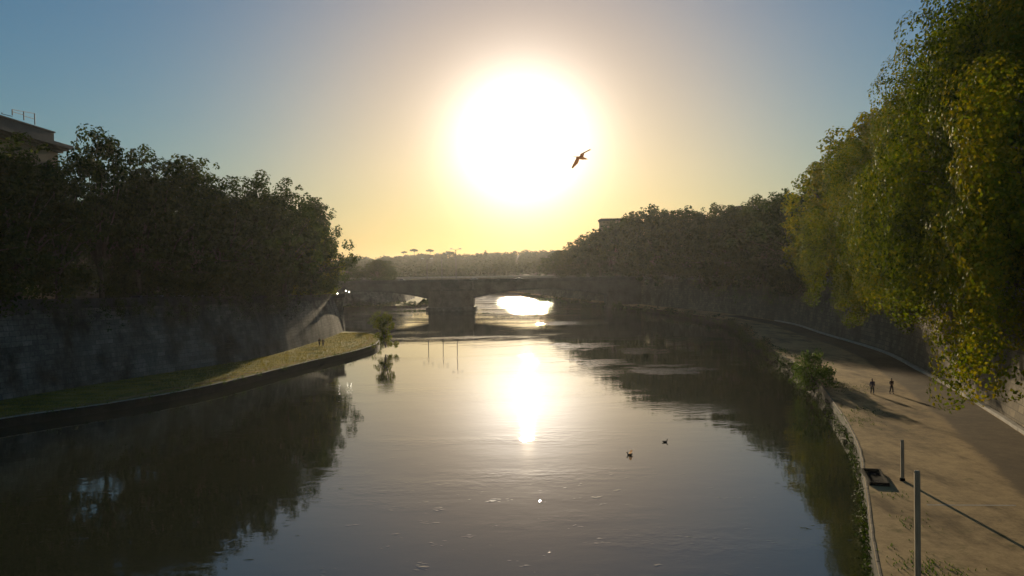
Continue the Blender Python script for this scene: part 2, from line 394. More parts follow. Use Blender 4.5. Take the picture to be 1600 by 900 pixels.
# left: water edge and wall foot
LE_px = [(-150, 682), (0, 655), (60, 646), (205, 625), (340, 600), (480, 566), (560, 547), (590, 536)]
LE = [(-86, 0), (-72, 45)] + [tuple(P(x, y, QL)[:2]) for x, y in LE_px]
LE += [(-32.5, 198), (-38, 212), (-50, 223), (-66, 240), (-80, 290), (-82, 340), (-81, 385), (-76, 393), (-50, 395), (-44, 405), (-44, 470), (-50, 530), (-80, 580), (-170, 600), (-700, 610)]
LW = [(-100, 0), (-83, 45)] + [tuple(P(x, y, QL)[:2]) for x, y in [(-120, 648), (0, 626), (200, 592), (400, 560), (475, 540), (520, 525), (540, 516)]]
LW2 = [LW[-1], (-54, 214), (-74, 240), (-88, 290), (-90, 340), (-88, 392), (-70, 412), (-60, 440), (-60, 480), (-66, 545), (-95, 592), (-180, 612), (-700, 622)]
# right: water edge and wall foot
RE = [(2, -12), (8, 12)] + [tuple(P(x, y, QZ)[:2]) for x, y in [(1373, 900), (1352, 760), (1338, 690), (1303, 630), (1255, 575), (1180, 530)]]
RE += [(60, 222), (59, 262), (53, 305), (45, 353), (29, 420), (23, 455), (15, 500), (4, 580), (-10, 630), (-60, 660), (-180, 675), (-700, 685)]
RW = [(27, 12), (36, 45)] + [tuple(P(x, y, QZ)[:2]) for x, y in [(1600, 671), (1500, 610), (1440, 578), (1380, 549), (1290, 522)]]
RW += [(73, 215), (71, 262), (64, 305), (55, 353), (38, 420), (31, 455), (22, 500), (10, 585), (-6, 643), (-60, 672), (-180, 687), (-700, 697)]
LEs, LWs, REs, RWs = spline(LE), spline(LW)[:-1] + spline(LW2), spline(RE), spline(RW)
def x_at(line, Y):
    a = np.array([(p[0], p[1]) for p in line]); k = a[:, 1] < 560
    return float(np.interp(Y, a[k, 1], a[k, 0]))
def TZ(Y): return float(np.interp(Y, [0, 100, 210, 353, 600], [13.0, 12.5, 10.0, 11.0, 11.6]))     # terrace height, left
TZR = 12.6

# ground sheet, river
g = from_py('ground', [(-2400, -150, -3), (2400, -150, -3), (2400, 2400, -3), (-2400, 2400, -3)], [(0, 1, 2, 3)], 'soil'); tag(g, kind='structure')
wt = from_py('river_water', [(-2400, -150, 0), (2400, -150, 0), (2400, 2400, 0), (-2400, 2400, 0)], [(0, 1, 2, 3)], 'water'); tag(wt, kind='structure')

N = 420
def quay(name, edge, wall, material, side, QZ=QZ):
    e, wl = resample(edge, N), resample(wall, N)
    rows = [z3(e + (wl - e) * f, QZ) for f in (0.0, 0.25, 0.5, 0.75, 1.0)]
    V, Fc = strip(rows)
    if side < 0: Fc = [f[::-1] for f in Fc]
    o = from_py(name, V, Fc, material); tag(o, kind='structure')
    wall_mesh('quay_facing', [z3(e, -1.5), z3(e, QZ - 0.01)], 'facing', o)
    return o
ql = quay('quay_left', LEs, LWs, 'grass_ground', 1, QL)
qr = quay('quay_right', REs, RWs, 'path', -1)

def embankment(name, line, side, material, label, topz, cat='wall', trim='stone'):
    a = resample(line, N); root = empty(name, (0, 0, 0))
    top = np.array([topz(p[1]) for p in a]) if callable(topz) else np.full(N, topz)
    bat = offset(a, side * 2.0)              # the wall leans back by two metres
    body = wall_mesh('masonry', [z3(a, QZ - 1.2), z3(a * 0.5 + bat * 0.5, (top + QZ) / 2), z3(bat, top - 0.1)], material, root)
    c0, c1 = offset(a, side * 1.8), offset(a, side * 2.7)
    wall_mesh('string_course', [z3(c0, top - 0.25), z3(c0, top + 0.05), z3(c1, top + 0.05)], trim, root)
    p0, p1 = offset(a, side * 2.05), offset(a, side * 2.55)
    pr = wall_mesh('parapet', [z3(p0, top + 0.04), z3(p0, top + 1.0), z3(p1, top + 1.0), z3(p1, top)], trim, root)
    q0, q1 = offset(a, side * 1.95), offset(a, side * 2.65)
    wall_mesh('coping', [z3(q0, top + 0.98), z3(q0, top + 1.15), z3(q1, top + 1.15), z3(q1, top + 0.98)], trim, pr)
    tag(root, label, cat)
    t0, t1, t2 = offset(a, side * 2.5), offset(a, side * 26), a.copy()
    far = np.c_[np.full(N, 0.0), a[:, 1]]
    return root, a, t0, top
lwall, lwa, lt0, ltop = embankment('embankment_wall', LWs, 1, 'wall_left', 'streaked grey stone embankment wall in shade above the left grass quay', TZ, trim='stone_dark')
rwall, rwa, rt0, rtop = embankment('embankment_wall', RWs, -1, 'wall_right', 'sunlit tan embankment wall behind the hanging foliage of the right path', TZR)

def terrace(name, inner, top, sx):
    far = inner.copy(); far[:, 0] = sx * 2300.0
    # past the bend the land runs on to the north
    bend = inner[:, 1] > 590
    far[bend, 1] = 620 + (inner[bend, 1] - 590) * (16.0 if sx > 0 else 0.2)
    if sx < 0: far[bend, 0] = -2300
    mid = inner * 0.97 + far * 0.03
    V, Fc = strip([z3(inner, top), z3(mid, top), z3(far, top)])
    o = from_py(name, V, Fc if sx < 0 else [f[::-1] for f in Fc], 'asphalt'); tag(o, kind='structure'); return o
terrace('road_left', lt0, ltop, -1)
# right terrace: everything east and north of the river, as one outline
rin = rt0
nr = len(rin)
Vr = [(x, y, TZR) for x, y in rin] + [(-2300, 760, TZR), (-2300, 2300, TZR), (2300, 2300, TZR), (2300, -60, TZR)]
from_py('road_right', Vr, [tuple(range(len(Vr)))], 'asphalt')['kind'] = 'structure'

# kerb stones: one shared block, an object each
def block_mesh(name, l, wd, h, mt='kerb'):
    bm = bmesh.new(); box(bm, -l / 2, l / 2, -wd / 2, wd / 2, 0, h)
    bmesh.ops.bevel(bm, geom=[e for e in bm.edges if all(v.co.z > h * 0.5 for v in e.verts)], offset=0.03, segments=1, affect='EDGES')
    bmesh.ops.recalc_face_normals(bm, faces=bm.faces)
    me = bpy.data.meshes.new(name); bm.to_mesh(me); bm.free(); me.materials.append(MAT[mt]); return me
def kerb_run(line, off, y0, y1, l, wd, h, z, parent, rnd, mt='kerb'):
    me = block_mesh('kerb_stone', l - 0.03, wd, h, mt)
    a = offset(line, off); s = np.r_[0, np.cumsum(np.hypot(*np.diff(a, axis=0).T))]
    q = np.arange(0, s[-1], l); xs, ys = np.interp(q, s, a[:, 0]), np.interp(q, s, a[:, 1])
    for i in range(len(q) - 1):
        if not (y0 < ys[i] < y1): continue
        o = bpy.data.objects.new('kerb_stone', me); C.objects.link(o); o.parent = parent
        o.location = ((xs[i] + xs[i + 1]) / 2 + rnd.uniform(-.02, .02), (ys[i] + ys[i + 1]) / 2, z + rnd.uniform(-.015, .015))
        o.rotation_euler = (0, 0, math.atan2(ys[i + 1] - ys[i], xs[i + 1] - xs[i]) + rnd.uniform(-.006, .006))
rk = random.Random(5)
kerb_run(LEs, 0.22, 55, 216, 2.0, 0.4, 0.09, QL - 0.02, ql, rk)
kerb_run(REs, -0.10, 20, 130, 1.6, 0.16, 0.05, QZ - 0.02, qr, rk, 'kerb_dull')
kerb_run(RWs, 0.45, 30, 225, 2.2, 0.5, 0.32, QZ - 0.02, qr, rk)
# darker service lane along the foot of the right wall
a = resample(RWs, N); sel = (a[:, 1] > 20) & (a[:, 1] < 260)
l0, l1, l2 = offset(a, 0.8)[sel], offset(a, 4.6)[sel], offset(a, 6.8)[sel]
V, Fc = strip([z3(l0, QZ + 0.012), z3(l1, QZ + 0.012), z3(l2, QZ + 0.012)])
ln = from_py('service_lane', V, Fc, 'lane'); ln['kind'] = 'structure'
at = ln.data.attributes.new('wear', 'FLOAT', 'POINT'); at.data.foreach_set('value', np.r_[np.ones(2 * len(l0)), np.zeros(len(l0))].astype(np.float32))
# thin pale joint across the path
p0, p1 = P(1448, 789, QZ), P(1640, 790, QZ)
from_py('path_joint', [(p0.x, p0.y - .09, QZ + .006), (p1.x, p1.y - .09, QZ + .006), (p1.x, p1.y + .09, QZ + .006), (p0.x, p0.y + .09, QZ + .006)], [(0, 1, 2, 3)], 'kerb')['kind'] = 'structure'
# worn earth path on the left grass
lp0 = resample(LEs, N); lp1 = resample(LWs, N); sel = (lp0[:, 1] > 40) & (lp0[:, 1] < 200)
V, Fc = strip([z3((lp0 + (lp1 - lp0) * 0.10)[sel], QL + .006), z3((lp0 + (lp1 - lp0) * 0.20)[sel], QL + .006)])
from_py('footpath', V, [f[::-1] for f in Fc], 'path')['kind'] = 'structure'

# ------------------------------------------------------------------ foliage
def leaves_mesh(name, cen, nor, size, material, rs, rough=0.5):
    n = len(cen)
    r = rs.normal(size=(n, 3)); nor = nor + r * rough; nor /= np.linalg.norm(nor, axis=1)[:, None] + 1e-9
    t = np.cross(nor, rs.normal(size=(n, 3))); t /= np.linalg.norm(t, axis=1)[:, None] + 1e-9
    b = np.cross(nor, t); s = (size * rs.uniform(0.65, 1.35, n))[:, None]
    fold = nor * s * rs.uniform(0.05, 0.3, n)[:, None]
    V = np.stack([cen - t * s * .55, cen - b * s * .42 + fold, cen + t * s * .55, cen + b * s * .42 + fold], 1).reshape(-1, 3)
    k = np.arange(n)[:, None] * 4
    T = np.concatenate([k + np.array([[0, 1, 2]]), k + np.array([[0, 2, 3]])], 1).reshape(-1)
    me = bpy.data.meshes.new(name)
    me.vertices.add(4 * n); me.vertices.foreach_set('co', V.astype(np.float32).ravel())
    me.loops.add(6 * n); me.loops.foreach_set('vertex_index', T.astype(np.int32))
    me.polygons.add(2 * n); me.polygons.foreach_set('loop_start', np.arange(0, 6 * n, 3, dtype=np.int32))
    me.update(); me.validate(); me.materials.append(MAT[material]); return me
def clumps_to_leaves(cl, per_area, rs, flat=0.85, inner=0.35):
    cen, nor = [], []
    for (x, y, z, r) in cl:
        n = max(8, int(per_area * r * r))
        d = rs.normal(size=(n, 3)); d /= np.linalg.norm(d, axis=1)[:, None]
        rad = r * rs.uniform(inner, 1.05, n) ** 0.6
        p = d * rad[:, None]; p[:, 2] *= flat
        cen.append(p + (x, y, z)); nor.append(d + (0, 0, 0.35))
    return np.concatenate(cen), np.concatenate(nor)
def wood_mesh(name, limbs, trunk_top, r0, rnd):
    bm = bmesh.new()
    tp = [(0, 0, -0.3), (rnd.uniform(-.15, .15), rnd.uniform(-.15, .15), trunk_top * .5), (rnd.uniform(-.3, .3), rnd.uniform(-.3, .3), trunk_top)]
    tube(bm, tp, [r0 * 1.25, r0 * 0.95, r0 * 0.8], 10)
    base = Vector(tp[-1])
    for e in limbs:
        e = Vector(e); mid = base.lerp(e, 0.5) + Vector((rnd.uniform(-.5, .5), rnd.uniform(-.5, .5), (e - base).length * 0.10))
        tube(bm, [base - Vector((0, 0, .3)), base.lerp(mid, .5) + Vector((0, 0, .2)), mid, e], [r0 * .5, r0 * .36, r0 * .24, r0 * .06], 6)
    bmesh.ops.recalc_face_normals(bm, faces=bm.faces)
    me = bpy.data.meshes.new(name); bm.to_mesh(me); bm.free(); me.materials.append(MAT['bark'])
    me.polygons.foreach_set('use_smooth', [True] * len(me.polygons)); return me

def round_tree(seed, per_area=34, leaf=0.46, mat_='leaf_far', Rr=8.6, H=22.0, zlow=2.2, nlimb=26):
    """plane tree of reference radius 8 m and height 22 m: limbs carrying uneven clumps"""
    rs = np.random.RandomState(seed); rnd = random.Random(seed); cl, limbs = [], []
    for i in range(nlimb):
        az = i * 2.399 + rnd.uniform(-.4, .4); h = zlow + (H - zlow) * (i + rnd.random()) / nlimb
        u = (h - zlow) / (H - zlow); rr = Rr * (0.62 + 0.50 * math.sin(math.pi * min(1, u * 0.92 + 0.12)) - 0.55 * max(0, u - .55) / .45) * rnd.uniform(.75, 1.12)
        e = (rr * math.cos(az), rr * math.sin(az), h); limbs.append((e[0] * .85, e[1] * .85, h - 1.0))
        for k in range(rnd.randint(6, 9)):
            f = rnd.uniform(0.30, 1.0); r = rnd.uniform(0.8, 1.8) * (1.15 - .3 * f)
            cl.append((e[0] * f + rnd.gauss(0, 1.25), e[1] * f + rnd.gauss(0, 1.25), h - (1 - f) * 2.0 + rnd.gauss(0, 1.1), r))
    for i in range(64):                          # small sprays that break the outline
        az = rnd.uniform(0, 6.28); u = rnd.random(); rr = Rr * rnd.uniform(.5, 1.22) * (1 - .6 * u)
        cl.append((rr * math.cos(az), rr * math.sin(az), H * (.42 + .62 * u), rnd.uniform(.4, .95)))
    c, n = clumps_to_leaves(cl, per_area, rs)
    n = n + (c - np.array([0, 0, H * .5])) * 0.05
    return leaves_mesh('crown', c, n, leaf, mat_, rs), wood_mesh('trunk', [l for l in limbs if l[2] > 5], 5.0, 0.42, rnd)

def droop_tree(seed, drop, per_area=100, leaf=0.25, mat_='leaf_near', H=28.0):
    """old plane tree leaning out to -x over the river wall, foliage hanging in curtains"""
    rs = np.random.RandomState(seed); rnd = random.Random(seed); cl, limbs = [], []
    n = 60
    for i in range(n):
        u = (i + rnd.random()) / n; h = 4.5 + (H - 5.5) * u
        az = math.pi + (rnd.randint(-4, 4) + rnd.gauss(0, .13)) * .40 if i % 4 else rnd.uniform(0, 6.28)   # boughs stand apart, dark gaps between
        river = max(0.0, -math.cos(az))
        rr = (6.5 + 8.6 * river) * (0.72 + .42 * math.sin(math.pi * min(1, u * .8 + .25))) * rnd.uniform(.72, 1.08)
        if u > .7: rr *= 1 - .55 * (u - .7) / .3
        ex, ey = rr * math.cos(az), rr * math.sin(az); limbs.append((ex * .9, ey * .9, h))
        for k in range(3):                       # along the limb
            f = rnd.uniform(.25, .9); cl.append((ex * f + rnd.gauss(0, .8), ey * f + rnd.gauss(0, .8), h - (1 - f) * 2 + rnd.gauss(0, .7), rnd.uniform(1.0, 1.7)))
        L = rnd.uniform(3.0, 6.5) + river * rnd.uniform(1.0, 4.0)
        zz, wx, wy = h + .6, ex, ey
        low = -drop if (river > .5 and rr > 8.6) else 3.0
        if u < .28 and river > .55: L += drop
        while zz > max(h - L, low):
            q = (h - zz) / L
            r = rnd.uniform(1.3, 2.5) * (1.1 - .38 * q)
            cl.append((wx + rnd.gauss(0, .28), wy + rnd.gauss(0, .28), zz, r))
            if rnd.random() < .5: cl.append((wx + rnd.gauss(0, 1.0), wy + rnd.gauss(0, 1.0), zz + rnd.gauss(0, .4), r * .6))
            zz -= r * 1.0; wx += rnd.gauss(0, .18) - .05; wy += rnd.gauss(0, .18)
    for i in range(30):
        az = rnd.uniform(0, 6.28); rr = rnd.uniform(1, 8); cl.append((rr * math.cos(az) - 2, rr * math.sin(az), H * rnd.uniform(.7, 1.0) - rr * .35, rnd.uniform(.5, 1.3)))
    c, nrm_ = clumps_to_leaves(cl, per_area, rs, 1.0, 0.72)
    nrm_ = nrm_ + (c - np.array([0, 0, H * .5])) * 0.03
    return leaves_mesh('crown', c, nrm_, leaf, mat_, rs, 0.38), wood_mesh('trunk', [l for l in limbs if l[2] > 6], 5.5, 0.55, rnd)

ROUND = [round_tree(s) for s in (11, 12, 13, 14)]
ROUND_SUN = [round_tree(s, 34, .44, 'leaf_near') for s in (17, 18)]  # brighter leaf copy puts sunlight into the left end crowns' colour
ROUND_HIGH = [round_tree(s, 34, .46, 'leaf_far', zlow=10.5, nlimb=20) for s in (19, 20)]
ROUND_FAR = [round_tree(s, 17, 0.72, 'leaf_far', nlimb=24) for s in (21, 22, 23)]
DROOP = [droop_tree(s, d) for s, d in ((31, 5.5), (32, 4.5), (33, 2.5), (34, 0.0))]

def place_tree(proto, loc, s, rz, label, group, name='plane_tree'):
    root = empty(name, loc, rz); root.scale = s
    new_obj('trunk', proto[1], None, root); new_obj('crown', proto[0], None, root)
    tag(root, label, 'tree', group); return root
ORD = ['first', 'second', 'third', 'fourth', 'fifth', 'sixth', 'seventh', 'eighth', 'ninth', 'tenth', 'eleventh', 'twelfth', 'thirteenth', 'fourteenth', 'fifteenth', 'sixteenth', 'seventeenth', 'eighteenth']

# right bank, near row: hanging planes. (distance, top pixel row, variant, metres behind wall foot, turn)
near_r = [(60, 46, 0, 9.5), (73, 47, 3, 7.4), (88, 45, 3, 7.4), (102, 42, 3, 7.6), (117, 41, 1, 7.6), (133, 43, 2, 5.6), (150, 44, 4, 2.6), (168, 43, 5, 2.4), (187, 40, 4, 2.6)]
rr_ = random.Random(77)
for i, (Y, top, v, back) in enumerate(near_r):
    x = x_at(RWs, Y) + back
    lab = ('huge yellow-green plane tree hanging over the path, at the right edge of the picture' if i == 0 else
           '%s hanging plane tree from the right edge along the sunlit wall' % ORD[i])
    k = 1.0 if v < 4 else 1.35
    place_tree(DROOP[v] if v < 4 else ROUND_SUN[v - 4], (x, Y, TZR), (k * rr_.uniform(.97, 1.05), k * rr_.uniform(.97, 1.05), (top - TZR) / (28.0 if v < 4 else 22.6)), rr_.uniform(-.35, .25), lab, 'plane trees hanging over the right path')
# right bank, hazy row towards the bridge and past it
tops = {203: 36, 216: 36.5, 229: 36.5, 242: 36, 255: 36, 268: 36.5, 281: 37, 294: 37.5, 307: 38, 320: 38.5, 334: 39.5, 349: 40, 364: 39.5, 379: 38.5, 394: 37, 409: 35, 424: 33, 440: 31, 457: 29, 475: 27, 495: 26}
far_lab = 'hazy plane tree in the unbroken dark mass on the right bank'
for i, (Y, top) in enumerate(tops.items()):
    x = x_at(RWs, Y) + (2.0 if Y < 340 else 3.5)
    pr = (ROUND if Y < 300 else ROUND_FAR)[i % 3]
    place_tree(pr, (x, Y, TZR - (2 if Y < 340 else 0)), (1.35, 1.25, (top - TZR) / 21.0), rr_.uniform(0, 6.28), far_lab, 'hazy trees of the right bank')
for i, Y in enumerate(list(range(70, 330, 15))):      # mostly hidden row across the road, added against light leaks and skyline gaps
    x = x_at(RWs, Y) + 19
    place_tree(ROUND[i % 4], (x, Y, TZR), (1.25, 1.25, rr_.uniform(.98, 1.12)), rr_.uniform(0, 6.28), 'dark plane tree standing behind the hanging trees on the right bank', 'inner row of the right bank')
# undergrowth at the foot of the wall further along, seen as dark hanging ivy
# left bank row: (pixel column, pixel row of the top, distance behind the wall foot)
left_row = [(-150, 190, 8), (-60, 200, 8), (30, 222, 7.5), (95, 258, 8), (158, 214, 8.5), (205, 243, 8), (250, 264, 7), (292, 250, 7), (345, 292, 7), (390, 283, 6.5), (440, 288, 6), (485, 312, 6.0), (520, 335, 6.5), (547, 362, 6.0)]
LWa = np.array([(p[0], p[1]) for p in LWs]); LWa = LWa[LWa[:, 1] < 212]
def on_left(px, py, back):
    al = LWa[:, 0] - back; bx = (ray(px, py).x / ray(px, py).y)
    i = int(np.argmin(np.abs(al / np.maximum(LWa[:, 1], 20) - bx))); return float(al[i]), float(LWa[i, 1])
rl_ = random.Random(40)
lname = {3: 'low-topped plane tree just right of the palace corner on the left bank', 4: 'tallest feathery-topped plane tree with sky gaps on the left bank',
         7: 'plane tree with a narrow upright tuft on top on the left bank', 13: 'plane tree with yellow sunlit edge at the end of the left wall'}
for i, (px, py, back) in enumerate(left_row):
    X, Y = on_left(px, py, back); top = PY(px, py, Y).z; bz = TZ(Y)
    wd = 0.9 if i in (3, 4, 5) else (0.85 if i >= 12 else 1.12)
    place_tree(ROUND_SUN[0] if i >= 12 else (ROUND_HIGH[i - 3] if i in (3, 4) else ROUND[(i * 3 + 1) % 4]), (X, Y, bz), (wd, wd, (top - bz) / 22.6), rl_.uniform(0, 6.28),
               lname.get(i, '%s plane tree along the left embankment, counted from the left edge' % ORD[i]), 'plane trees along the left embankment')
for i, (px, py) in enumerate([(-200, 215), (20, 245), (290, 300), (340, 315), (400, 315), (455, 330), (500, 350)]):
    X, Y = on_left(px, py, 20); top = PY(px, py, Y).z
    place_tree(ROUND[i % 4], (X, Y, TZ(Y)), (1.2, 1.2, (top - TZ(Y)) / 22.6), rl_.uniform(0, 6.28), 'dark plane tree behind the front row on the left embankment', 'inner row of the left bank')
for k, (px, py) in enumerate([(70, 300), (105, 318), (140, 330), (175, 322), (215, 330)]):      # further back, added to close off the sky under the high crowns
    X, Y = on_left(px, py, 20); f = 1.9; q = PY(px, py, Y * f)
    place_tree(ROUND[k % 4], (q.x, q.y, TZ(100)), (1.5, 1.5, (q.z - TZ(100)) / 22.6), k, 'tree far behind the left front row, glimpsed below its high crowns', 'trees behind the left embankment')
# left bank past the corner, hazy
for i, (X, Y, top) in enumerate([(-62, 236, 24), (-84, 258, 26), (-96, 285, 27), (-99, 320, 27), (-100, 365, 26), (-80, 418, 24), (-70, 450, 24), (-72, 490, 24), (-80, 540, 24), (-104, 300, 29), (-118, 340, 29)]):
    place_tree(ROUND_FAR[i % 3], (X - 4, Y, 11.2), (1.0, 1.0, (top - 11.2) / 22.6), rl_.uniform(0, 6.28), 'hazy tree behind the left end of the far bridge', 'hazy trees of the left bank')

# ------------------------------------------------------------------ far hill and wood
rs = np.random.RandomState(3)
gx = np.linspace(-900, 900, 61); gy = np.linspace(720, 2200, 40)
ridge = PY(700, 396, 1450).z - 8
def hill_z(x, y):
    h = np.interp(y, [720, 800, 1100, 1450, 1800, 2200], [12.4, 14, 26, ridge, ridge - 4, 20])
    return h + 2.5 * np.sin(x * .011 + 1) + 1.6 * np.sin(x * .031) - np.clip((x - 20) * .012, 0, 4)
VV = [(x, y, float(hill_z(x, y)) if y > 725 else 10.0) for y in gy for x in gx]
n = len(gx); FF = [(r * n + i, r * n + i + 1, (r + 1) * n + i + 1, (r + 1) * n + i) for r in range(len(gy) - 1) for i in range(n - 1)]
from_py('hill', VV, FF, 'soil', smooth=True)['kind'] = 'structure'
cl = []
for i in range(1900):
    y = rs.uniform(708, 1520) if i > 260 else rs.uniform(700, 735); x = rs.uniform(-.22, .22) * y + 20
    z = float(hill_z(x, max(y, 726))); r = rs.uniform(3.0, 5.5)
    cl.append((x, y, z + r * .8, r))
    if rs.rand() < .5: cl.append((x + rs.normal() * 3, y, z + r * 1.3, r * .6))
c, nr_ = clumps_to_leaves(cl, 2.6, rs, 1.0)
o = new_obj('hillside_wood', leaves_mesh('hillside_wood', c, nr_, 2.0, 'leaf_pine', rs))
tag(o, 'hazy wood covering the far hill behind the bridge', 'wood', kind='stuff')
def pine_proto(seed):
    rs = np.random.RandomState(seed); cl = []
    for i in range(34):
        a, r = rs.uniform(0, 6.28), 6.5 * math.sqrt(rs.rand()); cl.append((r * math.cos(a), r * math.sin(a), 11.6 + 2.6 * (1 - (r / 6.5) ** 2) + rs.uniform(-.7, .7), rs.uniform(1.3, 2.1)))
    c, n = clumps_to_leaves(cl, 14, rs, .85); rnd = random.Random(seed)
    return leaves_mesh('crown', c, n, .9, 'leaf_pine', rs), wood_mesh('trunk', [(rnd.uniform(-4, 4), rnd.uniform(-4, 4), 13) for _ in range(6)], 9.5, .45, rnd)
PINE = pine_proto(51)
for px, py, s, lab in ((631, 393, .7, 'small flat umbrella pine, leftmost on the far ridge'), (647, 389.5, 1.0, 'wide umbrella pine on the far ridge, second from left'),
                       (672, 390, .95, 'umbrella pine on the far ridge just left of the lamp post'), (702, 393.5, 1.5, 'broad low umbrella pine on the far ridge right of the lamp post')):
    p = PY(px, py, 1440); place_tree(PINE, (p.x, p.y, p.z - 14.8 * s), (s * 1.1, s * 1.1, s), px, lab, 'umbrella pines on the far ridge', 'umbrella_pine')
def cypress_proto(seed):
    rs = np.random.RandomState(seed); cl = [(rs.normal() * .25, rs.normal() * .25, z, .35 + 1.25 * math.sin(math.pi * min(1, (z + 2) / 16))) for z in np.linspace(1.2, 13.5, 16)]
    c, n = clumps_to_leaves(cl, 26, rs, 1.0); return leaves_mesh('crown', c, n, .7, 'leaf_pine', rs), wood_mesh('trunk', [], 4, .3, random.Random(1))
CYP = cypress_proto(52)
for px, py, s, lab in ((749, 397, .8, 'slim dark cypress on the far ridge, left of a thicker one'), (758, 391, 1.25, 'thick dark cypress, tallest on the far ridge')):
    p = PY(px, py, 1430); place_tree(CYP, (p.x, p.y, p.z - 14 * s), (s * (1.9 if s > 1 else 1), s, s), 0, lab, 'cypresses on the far ridge', 'cypress_tree')

# ------------------------------------------------------------------ bridge
BY = 353.0; BW = 15.0                        # distance of the near face, width of the deck
root = empty('road_bridge', (0, BY, 0))
xl, xr = PY(669, 470, BY).x, PY(740, 470, BY).x
def arch_poly(x0, x1, zs=5.2, rise=3.4, top=12.0, n=28):
    pts = []
    for i in range(n + 1):
        t = i / n; pts.append((x0 + (x1 - x0) * t, zs + rise * (1 - (2 * t - 1) ** 2)))
    return pts + [(x1, top), (x0, top)]
for x0, x1 in ((xl - 52, xl), (xr, xr + 58)):
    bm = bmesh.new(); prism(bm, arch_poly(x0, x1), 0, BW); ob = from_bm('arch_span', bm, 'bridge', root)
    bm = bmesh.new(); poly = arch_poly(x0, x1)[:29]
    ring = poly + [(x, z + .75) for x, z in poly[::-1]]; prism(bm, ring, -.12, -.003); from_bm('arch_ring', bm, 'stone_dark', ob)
bm = bmesh.new()                              # central pier with pointed cutwaters
pl = [(xl, 0), ((xl + xr) / 2 - 4, -4.2), ((xl + xr) / 2 + 4, -4.2), (xr, 0), (xr, BW), ((xl + xr) / 2, BW + 6), (xl, BW)]
def extr(bm, pl, z0, z1, grow=0.0):
    cx = sum(p[0] for p in pl) / len(pl); cyy = sum(p[1] for p in pl) / len(pl)
    q = [((x - cx) * (1 + grow) + cx, (y - cyy) * (1 + grow) + cyy) for x, y in pl]
    a = [bm.verts.new((x, y, z0)) for x, y in q]; b = [bm.verts.new((x, y, z1)) for x, y in q]
    bm.faces.new(a[::-1]); bm.faces.new(b)
    for i in range(len(q)): bm.faces.new((a[i], a[(i + 1) % len(q)], b[(i + 1) % len(q)], b[i]))
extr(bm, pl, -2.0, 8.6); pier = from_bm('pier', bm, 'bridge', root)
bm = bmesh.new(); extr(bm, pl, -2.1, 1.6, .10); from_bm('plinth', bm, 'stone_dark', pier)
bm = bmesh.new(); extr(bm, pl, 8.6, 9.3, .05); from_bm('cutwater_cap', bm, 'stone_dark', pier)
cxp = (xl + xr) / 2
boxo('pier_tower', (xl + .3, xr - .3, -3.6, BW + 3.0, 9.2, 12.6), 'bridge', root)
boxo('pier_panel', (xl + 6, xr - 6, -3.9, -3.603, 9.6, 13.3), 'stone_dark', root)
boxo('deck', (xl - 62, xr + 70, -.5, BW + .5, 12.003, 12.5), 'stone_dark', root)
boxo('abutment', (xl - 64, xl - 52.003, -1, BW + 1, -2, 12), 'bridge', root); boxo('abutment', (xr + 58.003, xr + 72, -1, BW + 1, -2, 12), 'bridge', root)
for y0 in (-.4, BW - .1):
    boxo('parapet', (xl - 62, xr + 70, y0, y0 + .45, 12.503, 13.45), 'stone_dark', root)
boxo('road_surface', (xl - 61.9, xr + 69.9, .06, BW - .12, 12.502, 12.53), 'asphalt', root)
tag(root, 'hazy stone road bridge with one broad central pier and flat arches', 'bridge')
# tall twin-armed street lamps on the bridge
def street_lamp(x, y, z, h, label):
    r = empty('street_lamp', (x, y, z)); bm = bmesh.new()
    tube(bm, [(0, 0, 0), (0, 0, .9), (0, 0, 1.0), (0, 0, h)], [.26, .24, .17, .11], 8); from_bm('pole', bm, 'metal', r)
    for s in (-1, 1):
        bm = bmesh.new(); tube(bm, [(0, 0, h - .5), (s * .8, 0, h + .15), (s * 1.7, 0, h + .25)], [.06, .05, .05], 6); arm = from_bm('arm', bm, 'metal', r)
        bm = bmesh.new(); tube(bm, [(s * 1.4, 0, h + .22), (s * 1.5, 0, h + .36), (s * 2.4, 0, h + .36), (s * 2.5, 0, h + .24)], [.1, .2, .2, .08], 8); from_bm('lamp_head', bm, 'lamp_glass', arm)
    tag(r, label, 'street lamp', 'lamps on the far bridge')
for px, py, lab in ((712, 389, 'tall twin-headed street lamp right of centre on the bridge pier'), (690, 396, 'hazy twin-headed street lamp above the left side of the bridge pier'), (667, 404, 'shorter twin-headed street lamp over the left bridge arch')):
    y = BY + (1.0 if px != 690 else BW - 1.2); p = PY(px, py, y); street_lamp(p.x, y, 12.53, p.z - 12.8, lab)

